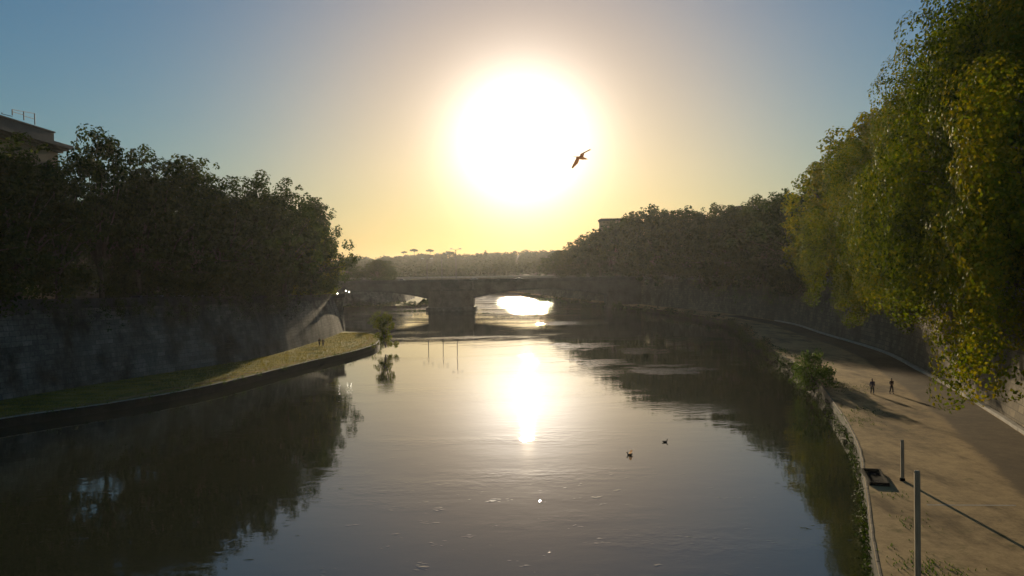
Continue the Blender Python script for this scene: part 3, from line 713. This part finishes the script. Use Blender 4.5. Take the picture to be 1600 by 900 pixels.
# ------------------------------------------------------------------ cars
def car(loc, rz, col, label, lights=False, group=None):
    r = empty('car', loc, rz); paint = mat('car_paint', col, 0.3, 0.5)
    prof = [(-2.1, .32), (-2.15, .62), (-2.0, .86), (-1.1, .95), (-.55, 1.38), (.75, 1.45), (1.55, .98), (2.05, .92), (2.12, .6), (2.05, .3)]
    bm = bmesh.new(); a = [bm.verts.new((x, -.84 + (.16 if z > 1.2 else 0), z)) for x, z in prof]; b = [bm.verts.new((x, .84 - (.16 if z > 1.2 else 0), z)) for x, z in prof]
    bm.faces.new(a); bm.faces.new(b[::-1])
    for i in range(len(prof)): bm.faces.new((a[i], b[i], b[(i + 1) % len(prof)], a[(i + 1) % len(prof)]))
    bmesh.ops.bevel(bm, geom=bm.edges[:], offset=.05, segments=2, affect='EDGES'); from_bm('body', bm, paint, r)
    def pane(n, vs): from_py(n, vs, [tuple(range(len(vs)))], 'glass', r)
    pane('windscreen', [(-1.06, -.66, .99), (-1.06, .66, .99), (-.62, .58, 1.34), (-.62, -.58, 1.34)])
    pane('rear_window', [(1.50, -.66, 1.05), (1.50, .66, 1.05), (.90, .56, 1.40), (.90, -.56, 1.40)])
    for s in (-1, 1):
        pane('side_window', [(-.9, s * .838, 1.0), (1.25, s * .838, 1.02), (.7, s * .712, 1.36), (-.5, s * .725, 1.32)])
        o = boxo('headlight', (-2.17, -2.05, s * .62 - .17, s * .62 + .17, .62, .80), 'headlight_on' if lights else 'lamp_glass', r, .02)
        for x in (-1.3, 1.3):
            bm = bmesh.new(); tube(bm, [(x, s * .68, .32), (x, s * .88, .32)], [.32, .32], 14); wh = from_bm('wheel', bm, 'tyre', r)
            bm = bmesh.new(); tube(bm, [(x, s * .86, .32), (x, s * .895, .32)], [.2, .19], 10); from_bm('rim', bm, 'rim', wh)
    tag(r, label, 'car', group); return r
for px, lab, col in ((212, 'dark parked car behind the left parapet, leftmost of the row', (.05, .06, .08)), (243, 'pale-roofed parked car behind the left parapet beside a tree trunk', (.55, .55, .55)),
                     (276, 'silver parked car behind the left parapet right of a tree trunk', (.4, .4, .42)), (308, 'dull grey parked car behind the left parapet, rightmost of the row', (.2, .2, .2))):
    X, Y = on_left(px, 445, 4.6); car((X, Y, TZ(Y) + .01), math.radians(-78), col, lab, False, 'cars parked behind the left parapet')
def lantern(px, py, Y, globes, label):  # lantern form added to carry the bright dots at the wall end
    c = PY(px, py, Y); zb = TZ(Y) + 1.14; r = empty('dot_lantern', (c.x, Y, zb)); h = max(.35, c.z - zb)
    bm = bmesh.new(); tube(bm, [(0, 0, -.15), (0, 0, .08), (0, 0, .1), (0, 0, h)], [.14, .12, .05, .04], 8); from_bm('stem', bm, 'metal', r)
    for k in globes:
        bm = bmesh.new(); tube(bm, [(0, 0, h - .15), (k * .6, 0, h - .1), (k, 0, h - .02)], [.03] * 3, 6); ar_ = from_bm('bracket', bm, 'metal', r)
        bm = bmesh.new(); bmesh.ops.create_uvsphere(bm, u_segments=12, v_segments=8, radius=.13, matrix=Matrix.Translation((k, 0, h + .1 - .25 * (k > 0)))); from_bm('globe', bm, 'headlight_on', ar_, True)
    tag(r, label, 'lantern', 'glowing dots at the end of the left wall')
lantern(543, 455, 204.5, (-.4, .4), 'glowing two-globe lantern added for the bright dots on the corner of the left wall')
lantern(527, 460, 196, (.05,), 'glowing single-globe lantern added for the bright dot on the parapet just left of the wall corner')
for px, lab, on in ((740, 'car with lit headlights crossing the bridge right of the pier', True), (810, 'car on the right part of the bridge near the bank trees', False), (627, 'car on the left part of the hazy bridge', False)):
    p = PY(px, 432, BY + 4.5); car((p.x, BY + 4.5, 12.535), math.radians(35 if on else 0), (.35, .35, .36), lab, on, 'cars on the far bridge')

# ------------------------------------------------------------------ buildings
def building(name, x0, x1, y0, y1, z0, z1, wallm, label, rows, cols_x, cols_y, cornice=True, attic=0.0, overhang=1.6):
    r = empty(name, (x0, y0, z0)); W, D, H = x1 - x0, y1 - y0, z1 - z0
    boxo('wall', (0, W, 0, D, -1, H), wallm, r)
    if cornice:
        bm = bmesh.new(); o = overhang
        for k, (q, za, zb) in enumerate(((o * .35, -.9, -.45), (o * .7, -.447, -.1), (o, -.097, .55))): box(bm, -q, W + q, -q, D + q, H + za, H + zb)
        from_bm('cornice', bm, 'cornice', r)
    if attic: boxo('attic', (.4, W - .4, .4, D - .4, H + .553, H + .55 + attic), 'cornice', r); boxo('attic_cap', (.2, W - .2, .2, D - .2, H + .553 + attic, H + .8 + attic), 'cornice', r)
    fw = boxo  # windows on the river face and on the end face
    meshes = {}
    def window(x, y, z, rot):
        wo = bpy.data.objects.new('window', meshes.setdefault('w', None) or mk('w')); C.objects.link(wo); wo.parent = r
        wo.location = (x, y, z); wo.rotation_euler = (0, 0, rot)
        po = bpy.data.objects.new('pane', meshes.get('p') or mk('p')); C.objects.link(po); po.parent = wo
    def mk(k):
        bm = bmesh.new()
        if k == 'w':
            box(bm, -.75, -.55, -.14, .05, 0, 2.3); box(bm, .55, .75, -.14, .05, 0, 2.3); box(bm, -.85, .85, -.2, .05, 2.303, 2.55); box(bm, -.9, .9, -.24, .05, -.2, -.003)
        else:
            box(bm, -.547, -.03, -.05, -.02, .003, 2.297); box(bm, .03, .547, -.05, -.02, .003, 2.297)
        bmesh.ops.recalc_face_normals(bm, faces=bm.faces); me = bpy.data.meshes.new('window'); bm.to_mesh(me); bm.free()
        me.materials.append(MAT['travertine' if k == 'w' else 'glass']); meshes[k] = me; return me
    for i in range(rows):
        z = H - 5.5 - i * 5.0
        for k in range(cols_y): window(W + .001 if x1 < 0 else -.001, D * (k + .5) / cols_y, z, math.pi / 2 if x1 < 0 else -math.pi / 2)
        for k in range(cols_x): window(W * (k + .5) / cols_x, -.001, z, 0)
    tag(r, label, 'building'); return r
pc = PY(90, 226, 150)                        # palace corner below the cornice
pal = building('palace', pc.x - 45, pc.x, 62, 150, 12, pc.z - .6, 'plaster', 'large ochre palace with heavy dark cornice behind the left trees', 5, 6, 14, True, 2.1, 1.9)
# scaffold-like net frame on the palace roof
fr = empty('roof_net_frame', (pc.x - 1.5, 134, pc.z + 2.8)); zt = pc.z + 2.2
zt0 = 2.4
posts = [(0, 132.0, 0.0), (18, 134.2, 3), (36, 138.5, 3), (53, 142.6, 3)]
tops_ = []
for px, Y, _ in posts:
    tp = PY(px + (3 if px == 0 else 1), 178 if px == 0 else 171 + (px - 18) * .18, Y); tp.x = pc.x - 1.5 if False else tp.x; tops_.append(tp)
fz = pc.z + .75 - .6 + 2.1 + .05
fr.location = (tops_[1].x, tops_[1].y, fz)
for tp in tops_:
    bm = bmesh.new(); q = tp - fr.location; tube(bm, [(q.x, q.y, 0), (q.x, q.y, q.z)], [.09, .09], 6); from_bm('post', bm, 'metal', fr)
for k, f in ((1, 1.0), (2, 1.0), (1, .62), (2, .5), (0, .97)):
    a_, b_ = tops_[k] - fr.location, tops_[k + 1] - fr.location
    if k == 0: b_ = Vector((b_.x, b_.y, a_.z))
    bm = bmesh.new(); tube(bm, [(a_.x, a_.y, a_.z * f), (b_.x, b_.y, b_.z * f)], [.05, .05], 5); from_bm('rail', bm, 'metal', fr)
tag(fr, 'thin metal post-and-rail frame standing on the palace roof', 'frame')
pb = PY(963, 341, 450)
building('rooftop_block', pb.x - 8, pb.x + 9, 450, 464, 12, pb.z - .6, 'plaster', 'square block of a building rising over the right-bank treeline', 4, 4, 3, True, 0, .6)
pa = PY(1184, 320, 270)
ab = building('apartment_block', pa.x - 6, pa.x + 8, 270, 284, 12, pa.z - .8, 'plaster', 'apartment block hidden behind right-bank trees, carrying the antennas', 3, 4, 3, True, 0, .5)
an = empty('roof_antenna', (pa.x, 272, pa.z - .25))
for k in (-1, 0, 1):
    bm = bmesh.new(); tube(bm, [(k * 1.2, 0, 0), (k * 1.2, 0, 3.2)], [.06, .05], 6); mst = from_bm('mast', bm, 'metal', an); boxo('panel', (k * 1.2 - .22, k * 1.2 + .22, -.3, -.062, .9, 3.1), 'metal', mst)
tag(an, 'three upright panel antennas above the right-bank treeline', 'antenna')

# ------------------------------------------------------------------ posts and hatch on the right path
def post(top_px, base, rad, label):
    r = empty('mooring_post', base); p = PY(*top_px, base.y); h = p.z - base.z
    bm = bmesh.new(); box(bm, -rad, rad, -rad, rad, -.3, h - .12)
    bmesh.ops.bevel(bm, geom=[e for e in bm.edges if abs(e.verts[0].co.z - e.verts[1].co.z) > 1], offset=rad * .1, segments=1, affect='EDGES'); from_bm('shaft', bm, 'wood_post', r)
    bm = bmesh.new(); tube(bm, [(0, 0, h - .12), (0, 0, h - .04), (0, 0, h)], [rad * 1.05, rad * 1.05, rad * .7], 10); from_bm('cap', bm, 'wood_post', r)
    bm = bmesh.new(); tube(bm, [(0, 0, 0), (0, 0, .16), (0, 0, .2)], [rad * 1.6, rad * 1.55, rad * 1.3], 12); from_bm('collar', bm, 'steel_hole_dark', r)
    r.rotation_euler = (0, 0, -.26); tag(r, label, 'post', 'posts on the right path')
post((1407, 687), P(1410, 751, QZ), .11, 'shorter pale post on the path beside the dark hatch')
nb = P(1434, 915, QZ); post((1428, 735), nb, .118, 'taller pale post in the right foreground, its foot below the picture')
h0 = P(1357, 762, QZ); h1 = P(1381, 734, QZ)
hc = (P(1357, 762, QZ) + P(1381, 762, QZ) + P(1378, 735, QZ) + P(1353, 735, QZ)) / 4
hr = empty('hatch_cover', hc, math.radians(-16)); ww, dd = .62, 2.0
bm = bmesh.new()
for d in ((-ww, ww, -dd, -dd + .12), (-ww, ww, dd - .12, dd), (-ww, -ww + .12, -dd + .123, dd - .123), (ww - .12, ww, -dd + .123, dd - .123)): box(bm, *d, -.05, .24)
from_bm('frame', bm, 'steel_hole_dark', hr); boxo('lid', (-ww + .123, ww - .123, -dd + .123, dd - .123, -.03, .03), 'steel_hole_dark', hr)
for k in (-1, 1):
    bm = bmesh.new(); tube(bm, [(-.15, k * .9, .03), (-.15, k * .9, .11), (.15, k * .9, .11), (.15, k * .9, .03)], [.02] * 4, 6); from_bm('handle', bm, 'metal', hr)
tag(hr, 'dark open-topped steel hatch box at the river edge of the path', 'hatch')
# weep holes in the sunlit wall
for px, py in ((1470, 553), (1486, 557), (1494, 558)):
    d = ray(px, py); o0 = Vector((0, 0, CAMZ)); best = None
    for i in range(N - 1):
        Y = rwa[i, 1]
        if 70 < Y < 140:
            q = o0 + d * (Y / d.y); e = abs(q.x - (rwa[i, 0] + 2.0 * (q.z - QZ) / 11.0))
            if best is None or e < best[0]: best = (e, q, i)
    q, i = best[1], best[2]; tdir = rwa[i + 1] - rwa[i]; ang = math.atan2(tdir[1], tdir[0])
    bm = bmesh.new()
    for dm in ((-.22, .22, -.08, .06, -.62, -.55), (-.22, .22, -.08, .06, .55, .62), (-.22, -.15, -.08, .06, -.547, .547), (.15, .22, -.08, .06, -.547, .547)): box(bm, *dm)
    wh = from_bm('weep_hole', bm, 'stone', rwall); wh.location = q; wh.rotation_euler = (0, 0, ang)
    ps = boxo('hole_shade', (-.147, .147, -.1, .09, -.547, .547), 'steel_hole_dark', wh)  # solid near-black block: the shade inside the hole, put into colour

# ------------------------------------------------------------------ bushes, weeds, grass
def bush(name, loc, rx, h, seed, label, matn='leaf_bush', per=60, leaf=.22, nclump=60):
    rs = np.random.RandomState(seed); rnd = random.Random(seed); cl, limbs = [], []
    for i in range(nclump):
        a, u = rs.uniform(0, 6.28), rs.rand(); rr = rx * math.sqrt(rs.rand()) * (1 - .55 * u ** 1.5)
        cl.append((rr * math.cos(a), rr * math.sin(a), .25 + (h - .6) * u, rs.uniform(.35, .8) * rx / 2.8)); 
        if i % 5 == 0: limbs.append((cl[-1][0] * .8, cl[-1][1] * .8, cl[-1][2]))
    c, n = clumps_to_leaves(cl, per, rs, 1.0); r = empty(name, loc)
    new_obj('foliage', leaves_mesh('foliage', c, n, leaf, matn, rs), None, r)
    bm = bmesh.new()
    for l in limbs: tube(bm, [(0, 0, -.3), (l[0] * .4, l[1] * .4, l[2] * .5), l], [.06, .045, .015], 5)
    from_bm('stems', bm, 'bark', r); tag(r, label, 'bush'); return r
b0 = P(1268, 606, 1.2); bush('riverside_bush', b0, 3.0, 4.6, 61, 'rounded bright green bush at the river edge of the right path', per=90, leaf=.24, nclump=80)
bush('riverside_bush', b0 + Vector((2.4, 8, 0)), 2.2, 3.4, 62, 'smaller dark bush just behind the rounded green bush', nclump=50)
b1 = P(602, 541, 1.0); bush('tall_shrub', b1, 2.6, 7.2, 63, 'tall thin olive shrub at the tip of the left grass bank', 'leaf_near', 170, .24, 70)
b2 = P(588, 512, 1.4); bush('tall_shrub', b2, 2.4, 4.6, 66, 'lower olive shrub behind the tip of the left grass bank', 'leaf_near', 170, .24, 40)
# weeds along the water edge, uncountable
def fringe(name, line, y0, y1, dens, wid, hgt, seed, label, matn, leaf, side, zoff=0.0, up=0.6):
    rs = np.random.RandomState(seed); a = np.array([(p[0], p[1]) for p in line]); t = np.gradient(a, axis=0); t /= np.hypot(*t.T)[:, None]
    L = np.r_[0, np.cumsum(np.hypot(*np.diff(a, axis=0).T))]; ok = (a[:, 1] > y0) & (a[:, 1] < y1); s0, s1 = L[ok][0], L[ok][-1]
    m = int((s1 - s0) * dens); cl = []
    for i in range(m):
        s = rs.uniform(s0, s1); x, y = np.interp(s, L, a[:, 0]), np.interp(s, L, a[:, 1]); tx, ty = np.interp(s, L, t[:, 0]), np.interp(s, L, t[:, 1])
        k = .5 + .5 * math.sin(s * .21 + seed) * math.sin(s * .067 + 2); q = rs.uniform(-1, 1) * wid
        if rs.rand() > .3 + .7 * k: continue
        cl.append((x - ty * q * side, y + tx * q * side, zoff + rs.rand() * hgt * (.35 + .65 * k), rs.uniform(.18, .5) * (1 + hgt * .25)))
    c, n = clumps_to_leaves(cl, 60, rs, .8); o = new_obj(name, leaves_mesh(name, c, n + (0, 0, up), leaf, matn, rs)); tag(o, label, 'weeds', kind='stuff')
fringe('bank_weeds', REs, 20, 104, 6.0, .4, 1.2, 71, 'dark green weeds hanging along the right quay edge', 'leaf_far', .16, 1, .05)
fringe('bank_weeds', REs, 104, 300, 4.5, 1.6, 2.6, 72, 'dark undergrowth along the shaded right bank', 'leaf_far', .26, 1, .3)
fringe('bank_weeds', LEs, 50, 212, 1.6, .7, .6, 73, 'low weeds along the left quay edge', 'leaf_bush', .16, 1, .9)
fringe('bank_weeds', [p for p in LEs if 388 < p[1] < 480 and p[0] > -80], 388, 480, 7.0, 2.5, 3.2, 75, 'hazy thicket added to cover the sunlit left bank under the bridge', 'leaf_far', .4, 1, .4)  # thicket added to hide sunlit ground behind the arch
fringe('bank_weeds', REs, 300, 560, 3.0, 2.5, 2.6, 74, 'thicket at the water edge beyond the far bridge on the right', 'leaf_far', .4, 1, .2)
def ivy(name, a, side, topz, y0, y1, m, seed, label, matn, leaf, maxd):
    rs = np.random.RandomState(seed); cl = []; idx = np.where((a[:, 1] > y0) & (a[:, 1] < y1))[0]; bt = offset(a, side * 2.0)
    centres = [(idx[rs.randint(len(idx))], rs.uniform(.4, 1) * maxd) for _ in range(m)]
    for i, d in centres:
        for _ in range(26):
            j = int(np.clip(i + rs.normal() * 1.1, 0, len(a) - 1)); dz = d * rs.rand() ** 1.4; T_ = topz(a[j, 1]) if callable(topz) else topz
            f = 1 - dz / (T_ - QZ); p = a[j] + (bt[j] - a[j]) * f; q = (a[j] - bt[j]) / 2.0
            cl.append((p[0] + q[0] * rs.uniform(0, .45) + rs.normal() * .4, p[1] + q[1] * .2 + rs.normal() * .5, T_ + .9 - dz, rs.uniform(.3, .75)))
    c, n = clumps_to_leaves(cl, 42, rs, 1.0); o = new_obj(name, leaves_mesh(name, c, n, leaf, matn, rs)); tag(o, label, 'ivy', kind='stuff')
ivy('hanging_ivy', lwa, 1, TZ, 40, 175, 24, 81, 'dark ivy hanging over the top of the left wall', 'leaf_far', .26, 4.5)
ivy('hanging_ivy', rwa, -1, TZR, 60, 300, 40, 82, 'dark creeper hanging down the right wall under the trees', 'leaf_near', .24, 8.5)
def grass(name, pts, hgt, seed, label, mt='grass_blade'):
    rs = np.random.RandomState(seed); n = len(pts); a = rs.uniform(0, 6.28, n); h = hgt * rs.uniform(.5, 1.3, n); wv = .035
    d = np.c_[np.cos(a), np.sin(a), np.zeros(n)]; lean = np.c_[rs.normal(size=(n, 2)) * .35, np.ones(n)] * h[:, None]
    V = np.stack([pts - d * wv, pts + d * wv, pts + lean], 1).reshape(-1, 3); me = bpy.data.meshes.new(name)
    me.from_pydata(V.tolist(), [], np.arange(3 * n).reshape(-1, 3).tolist()); me.materials.append(MAT[mt])
    tag(new_obj(name, me), label, 'grass', kind='stuff')
rs = np.random.RandomState(9); pts = []
a0, a1 = resample(LEs, N), resample(LWs, N); idx = np.where((a0[:, 1] > 55) & (a0[:, 1] < 212))[0]
for _ in range(38000):
    i = idx[rs.randint(len(idx))]; f = rs.uniform(.03, .97); p = a0[i] + (a1[i] - a0[i]) * f + rs.normal(size=2) * .5; pts.append((p[0], p[1], QL))
grass('grass', np.array(pts), .22, 10, 'sunlit short grass on the left quay')
pts = []
for px, py, sd, k in ((1458, 892, .8, 260), (1404, 775, .5, 30), (1420, 815, .6, 40), (1330, 655, 1.3, 200), (1320, 605, 1.6, 260), (1345, 640, 1, 100)):
    q = P(px, py, QZ)
    for _ in range(k): pts.append((q.x + rs.normal() * sd, q.y + rs.normal() * sd * 1.6, QZ))
grass('grass_tufts', np.array(pts), .14, 11, 'thin green grass tufts on the right path', 'leaf_bush')

# ------------------------------------------------------------------ birds
def lathe_body(bm, prof, n=12, sx=1, sz=1):
    rings = [[bm.verts.new((x, math.cos(q) * r * sx, zc + math.sin(q) * r * sz)) for q in [2 * math.pi * k / n for k in range(n)]] for x, r, zc in prof]
    for r0, r1 in zip(rings, rings[1:]):
        for k in range(n): bm.faces.new((r0[k], r0[(k + 1) % n], r1[(k + 1) % n], r1[k]))
    bm.faces.new(rings[0][::-1]); bm.faces.new(rings[-1])
def gull():
    c = PY(907, 246, 36); r = empty('seagull', c)
    # wings, nose and tail laid out towards their directions in the air
    ex, ez, ey = Vector((1, 0, 0)), Vector((0, 0, 1)), Vector((0, 1, 0)); u = 36 / F
    def V(dx, dy, back=0.0): return ex * (dx * u) + ez * (-dy * u) + ey * back
    nose, tail = V(10.5, 2.2, .10), V(-10, -1.0, -.10)
    bm = bmesh.new()
    pts = [tail.lerp(nose, f) for f in (.12, .3, .5, .68, .82, .93, 1.0)]
    tube(bm, pts, [.02, .05, .075, .07, .045, .035, .006], 10); from_bm('body', bm, 'feather_white', r, True)
    def wing(name, root_f, root_b, mid_f, mid_b, tip, tip_b, th=.018):
        bm = bmesh.new(); nrm_ = (mid_f - root_f).cross(root_b - root_f).normalized() * th
        top = [root_f, mid_f, tip, tip_b, mid_b, root_b]
        a = [bm.verts.new(p + nrm_ * (0.3 if i in (2, 3) else 1)) for i, p in enumerate(top)]; b = [bm.verts.new(p - nrm_ * (0.3 if i in (2, 3) else 1)) for i, p in enumerate(top)]
        bm.faces.new(a); bm.faces.new(b[::-1])
        for i in range(6): bm.faces.new((a[i], b[i], b[(i + 1) % 6], a[(i + 1) % 6]))
        from_bm(name, bm, 'feather_grey', r)
    wing('wing', V(4.0, 0, .03), V(-2.0, 0, -.12), V(6.2, -7.0, .10), V(.2, -5.2, -.10), V(17.2, -12.6, .22), V(15.6, -13.6, .16))
    wing('wing', V(-1.5, 1, .05), V(-6.0, .2, -.10), V(-4.4, 9.0, -.02), V(-9.8, 7.5, -.18), V(-13.2, 18.2, -.26), V(-15.2, 17.2, -.32))
    bm = bmesh.new(); tb = tail.lerp(nose, .2); side = Vector((0, .05, .02)); e = V(-11.5, -1.2, -.14)
    vs = [bm.verts.new(p) for p in (tb + side * .6, tb - side * .6, e - side * 1.4, e + side * 1.4)]; bm.faces.new(vs)
    bmesh.ops.solidify(bm, geom=bm.faces[:], thickness=.012); from_bm('tail', bm, 'feather_white', r)
    bm = bmesh.new(); tube(bm, [nose - (nose - tail) * .03, nose + (nose - tail).normalized() * .06], [.012, .003], 6); from_bm('beak', bm, 'beak', r)
    tag(r, 'brownish gull with angled wings flying in front of the sun glare', 'bird')
gull()
def duck(px, py, rz, label, flap, s=1.0):
    r = empty('duck', P(px, py, 0), rz); r.scale = (s, s, s)
    bm = bmesh.new(); lathe_body(bm, [(-.30, .015, .13), (-.22, .06, .10), (-.10, .11, .06), (.06, .12, .05), (.18, .08, .07), (.24, .03, .09)], 12, 1, .8); from_bm('body', bm, 'feather_dark', r, True)
    bm = bmesh.new(); tube(bm, [(.17, 0, .08), (.22, 0, .16), (.23, 0, .22)], [.05, .035, .035], 8); lathe_body(bm, [(.17, .02, .25), (.20, .045, .25), (.25, .045, .25), (.29, .02, .24)], 8)
    hd = from_bm('head', bm, 'feather_dark', r, True)
    bm = bmesh.new(); tube(bm, [(.28, 0, .24), (.35, 0, .225)], [.02, .015], 6); from_bm('beak', bm, 'beak', hd)
    for k in (-1, 1):
        bm = bmesh.new(); y1, z1 = (.42 * k, .34) if flap else (.125 * k, .06)
        vs = [(.10, .08 * k, .11), (-.12, .09 * k, .12), (-.24, y1, z1), (-.04, y1 * 1.1, z1 * 1.1)]
        q = [bm.verts.new(v) for v in vs]; bm.faces.new(q); bmesh.ops.solidify(bm, geom=bm.faces[:], thickness=.015); from_bm('wing', bm, 'feather_white' if flap else 'feather_dark', r)
    tag(r, label, 'duck', 'ducks on the river')
duck(984, 711, 2.9, 'duck with raised pale wings on the water right of the sun path', True, .95)
duck(1039, 691, .2, 'small dark duck on the water beyond the flapping one', False, .95)

# ------------------------------------------------------------------ people
def skin_obj(name, verts, edges, radii, material, parent, sub=1, rootv=0):
    bm = bmesh.new(); lay = bm.verts.layers.skin.verify(); vs = [bm.verts.new(v) for v in verts]
    for v, rd in zip(vs, radii): v[lay].radius = (rd, rd) if isinstance(rd, float) else rd
    vs[rootv][lay].use_root = True
    for a, b in edges: bm.edges.new((vs[a], vs[b]))
    me = bpy.data.meshes.new(name); bm.to_mesh(me); bm.free(); o = new_obj(name, me, material, parent)
    m = o.modifiers.new('skin', 'SKIN'); m.use_smooth_shade = True
    s = o.modifiers.new('sub', 'SUBSURF'); s.levels = sub; s.render_levels = sub; return o
def person(loc, rz, top_col, leg_col, label, pose, long_coat=False):
    r = empty('person', loc, rz); tm, lm = mat('cloth', top_col, .9), mat('cloth', leg_col, .9)
    st = pose.get('stride', .18); ar = pose.get('arm', .12)
    # faces +x.  pelvis, spine, neck, head
    V = [(0, 0, .95), (0, 0, 1.12), (.01, 0, 1.32), (.02, 0, 1.46), (.04, 0, 1.55), (.05, 0, 1.64), (.05, 0, 1.73)]
    E = [(0, 1), (1, 2), (2, 3), (3, 4), (4, 5), (5, 6)]; Rd = [.14, .125, .15, .06, .075, .10, .07]
    legs, arms = [], []
    for s in (-1, 1):
        i = len(V); k = st * s
        V += [(0, .09 * s, .90), (k * .45 + .03, .10 * s, .50), (k - (.06 if k < 0 else 0), .10 * s, .09), (k + .15, .11 * s, .04)]
        E += [(0, i), (i, i + 1), (i + 1, i + 2), (i + 2, i + 3)]; Rd += [.095, .065, .045, .04]; legs.append(i)
    for s in (-1, 1):
        i = len(V); k = -ar * s; up_ = pose.get('fold', False)
        sh = (.01, .19 * s, 1.40); el = (k * .5 - .02, .25 * s, 1.14); wr = (.22, .16 * s, 1.10) if up_ else (k + .06, .26 * s, .90)
        hd = (.29, .10 * s, 1.13) if up_ else (k + .08, .26 * s, .83)
        V += [sh, el, wr, hd]; E += [(2, i), (i, i + 1), (i + 1, i + 2), (i + 2, i + 3)]; Rd += [.06, .045, .03, .035]; arms.append(i)
        d = (Vector(hd) - Vector(wr)).normalized(); sd = Vector((1, 0, 0)) if not up_ else Vector((0, 0, 1))
        for f in range(4):
            j = len(V); b = Vector(hd) + sd * (.024 * (f - 1.5)); l = (.075, .085, .08, .06)[f]
            V += [tuple(b + d * .03), tuple(b + d * (.03 + l * .6) + Vector((.01, -.01 * s, 0)))]; E += [(i + 3, j), (j, j + 1)]; Rd += [.009, .008]
        j = len(V); b = Vector(hd) + sd * .045; V += [tuple(b), tuple(b + d * .05 + sd * .015)]; E += [(i + 3, j), (j, j + 1)]; Rd += [.010, .009]
    body = skin_obj('body', V, E, Rd, 'skin', r, 1)
    # clothing
    tv = [(0, 0, .86 if not long_coat else .62), (0, 0, .98), (0, 0, 1.14), (.01, 0, 1.33), (.02, 0, 1.46)]; te = [(0, 1), (1, 2), (2, 3), (3, 4)]; trd = [(.18, .16), .165, .15, (.20, .15), .085]
    for i in arms:
        j = len(tv); tv += [V[i], V[i + 1], tuple(Vector(V[i + 1]).lerp(Vector(V[i + 2]), .9))]; te += [(3, j), (j, j + 1), (j + 1, j + 2)]; trd += [.085, .065, .05]
    skin_obj('jacket', tv, te, trd, tm, r, 1)
    pv = [(0, 0, .97), (0, 0, .92)]; pe = [(0, 1)]; prd = [.165, .16]
    for i in legs:
        j = len(pv); pv += [V[i], V[i + 1], tuple(Vector(V[i + 1]).lerp(Vector(V[i + 2]), .92))]; pe += [(1, j), (j, j + 1), (j + 1, j + 2)]; prd += [.115, .085, .07]
    skin_obj('trousers', pv, pe, prd, lm, r, 1)
    for i in legs:
        skin_obj('shoe', [(V[i + 2][0] - .05, V[i + 2][1], .05), (V[i + 2][0] + .06, V[i + 2][1], .055), (V[i + 3][0] + .02, V[i + 3][1], .045)], [(0, 1), (1, 2)], [.05, .052, .042], 'tyre', r)
    hv = [(.0, 0, 1.66), (.03, 0, 1.74), (.08, 0, 1.76)]; skin_obj('hair', hv, [(0, 1), (1, 2)], [.085, .095, .06], 'hair', r)
    for s in (-1, 1):
        boxo('eye', (.142, .155, .03 * s - .012, .03 * s + .012, 1.632, 1.648), 'eye', r, .003); boxo('ear', (.03, .06, .098 * s - .012, .098 * s + .012, 1.60, 1.66), 'skin', r, .006)
    bm = bmesh.new(); tube(bm, [(.14, 0, 1.64), (.165, 0, 1.60), (.145, 0, 1.592)], [.010, .016, .012], 6); from_bm('nose', bm, 'skin', r)
    boxo('mouth', (.136, .148, -.022, .022, 1.556, 1.566), 'beak', r, .002)
    tag(r, label, 'person'); return r
person(P(1363, 616, QZ), -1.75, (.05, .04, .09), (.03, .03, .04), 'person in dark purple jacket walking on the path nearer the river', {'stride': .2, 'arm': .14})
person(P(1393, 615, QZ), -1.35, (.10, .055, .04), (.035, .03, .028), 'person in brown top with raised forearms walking on the path nearer the wall', {'stride': .14, 'fold': True})
person(P(499, 541, QL), 1.2, (.04, .04, .05), (.03, .03, .03), 'person in dark clothes on the left grass, nearer the wall', {'stride': .08})
person(P(505, 541.5, QL), 1.9, (.05, .035, .03), (.025, .025, .03), 'person in dark clothes on the left grass, nearer the water', {'stride': .1})

# ------------------------------------------------------------------ haze
hb = boxo('haze', (-2450, 2450, -200, 2450, -4.2, 72), 'soil'); hb.data.materials.clear()
hm = bpy.data.materials.new('haze'); hm.use_nodes = True; t = hm.node_tree; t.nodes.clear()
o = nn(t, 'ShaderNodeOutputMaterial'); pv = nn(t, 'ShaderNodeVolumePrincipled')
pv.inputs['Color'].default_value = (0.92, 0.92, 0.92, 1); pv.inputs['Density'].default_value = 0.00006; pv.inputs['Anisotropy'].default_value = 0.62
t.links.new(pv.outputs[0], o.inputs['Volume']); hb.data.materials.append(hm)
tag(hb, 'thin warm evening haze over the river', 'haze', kind='stuff')
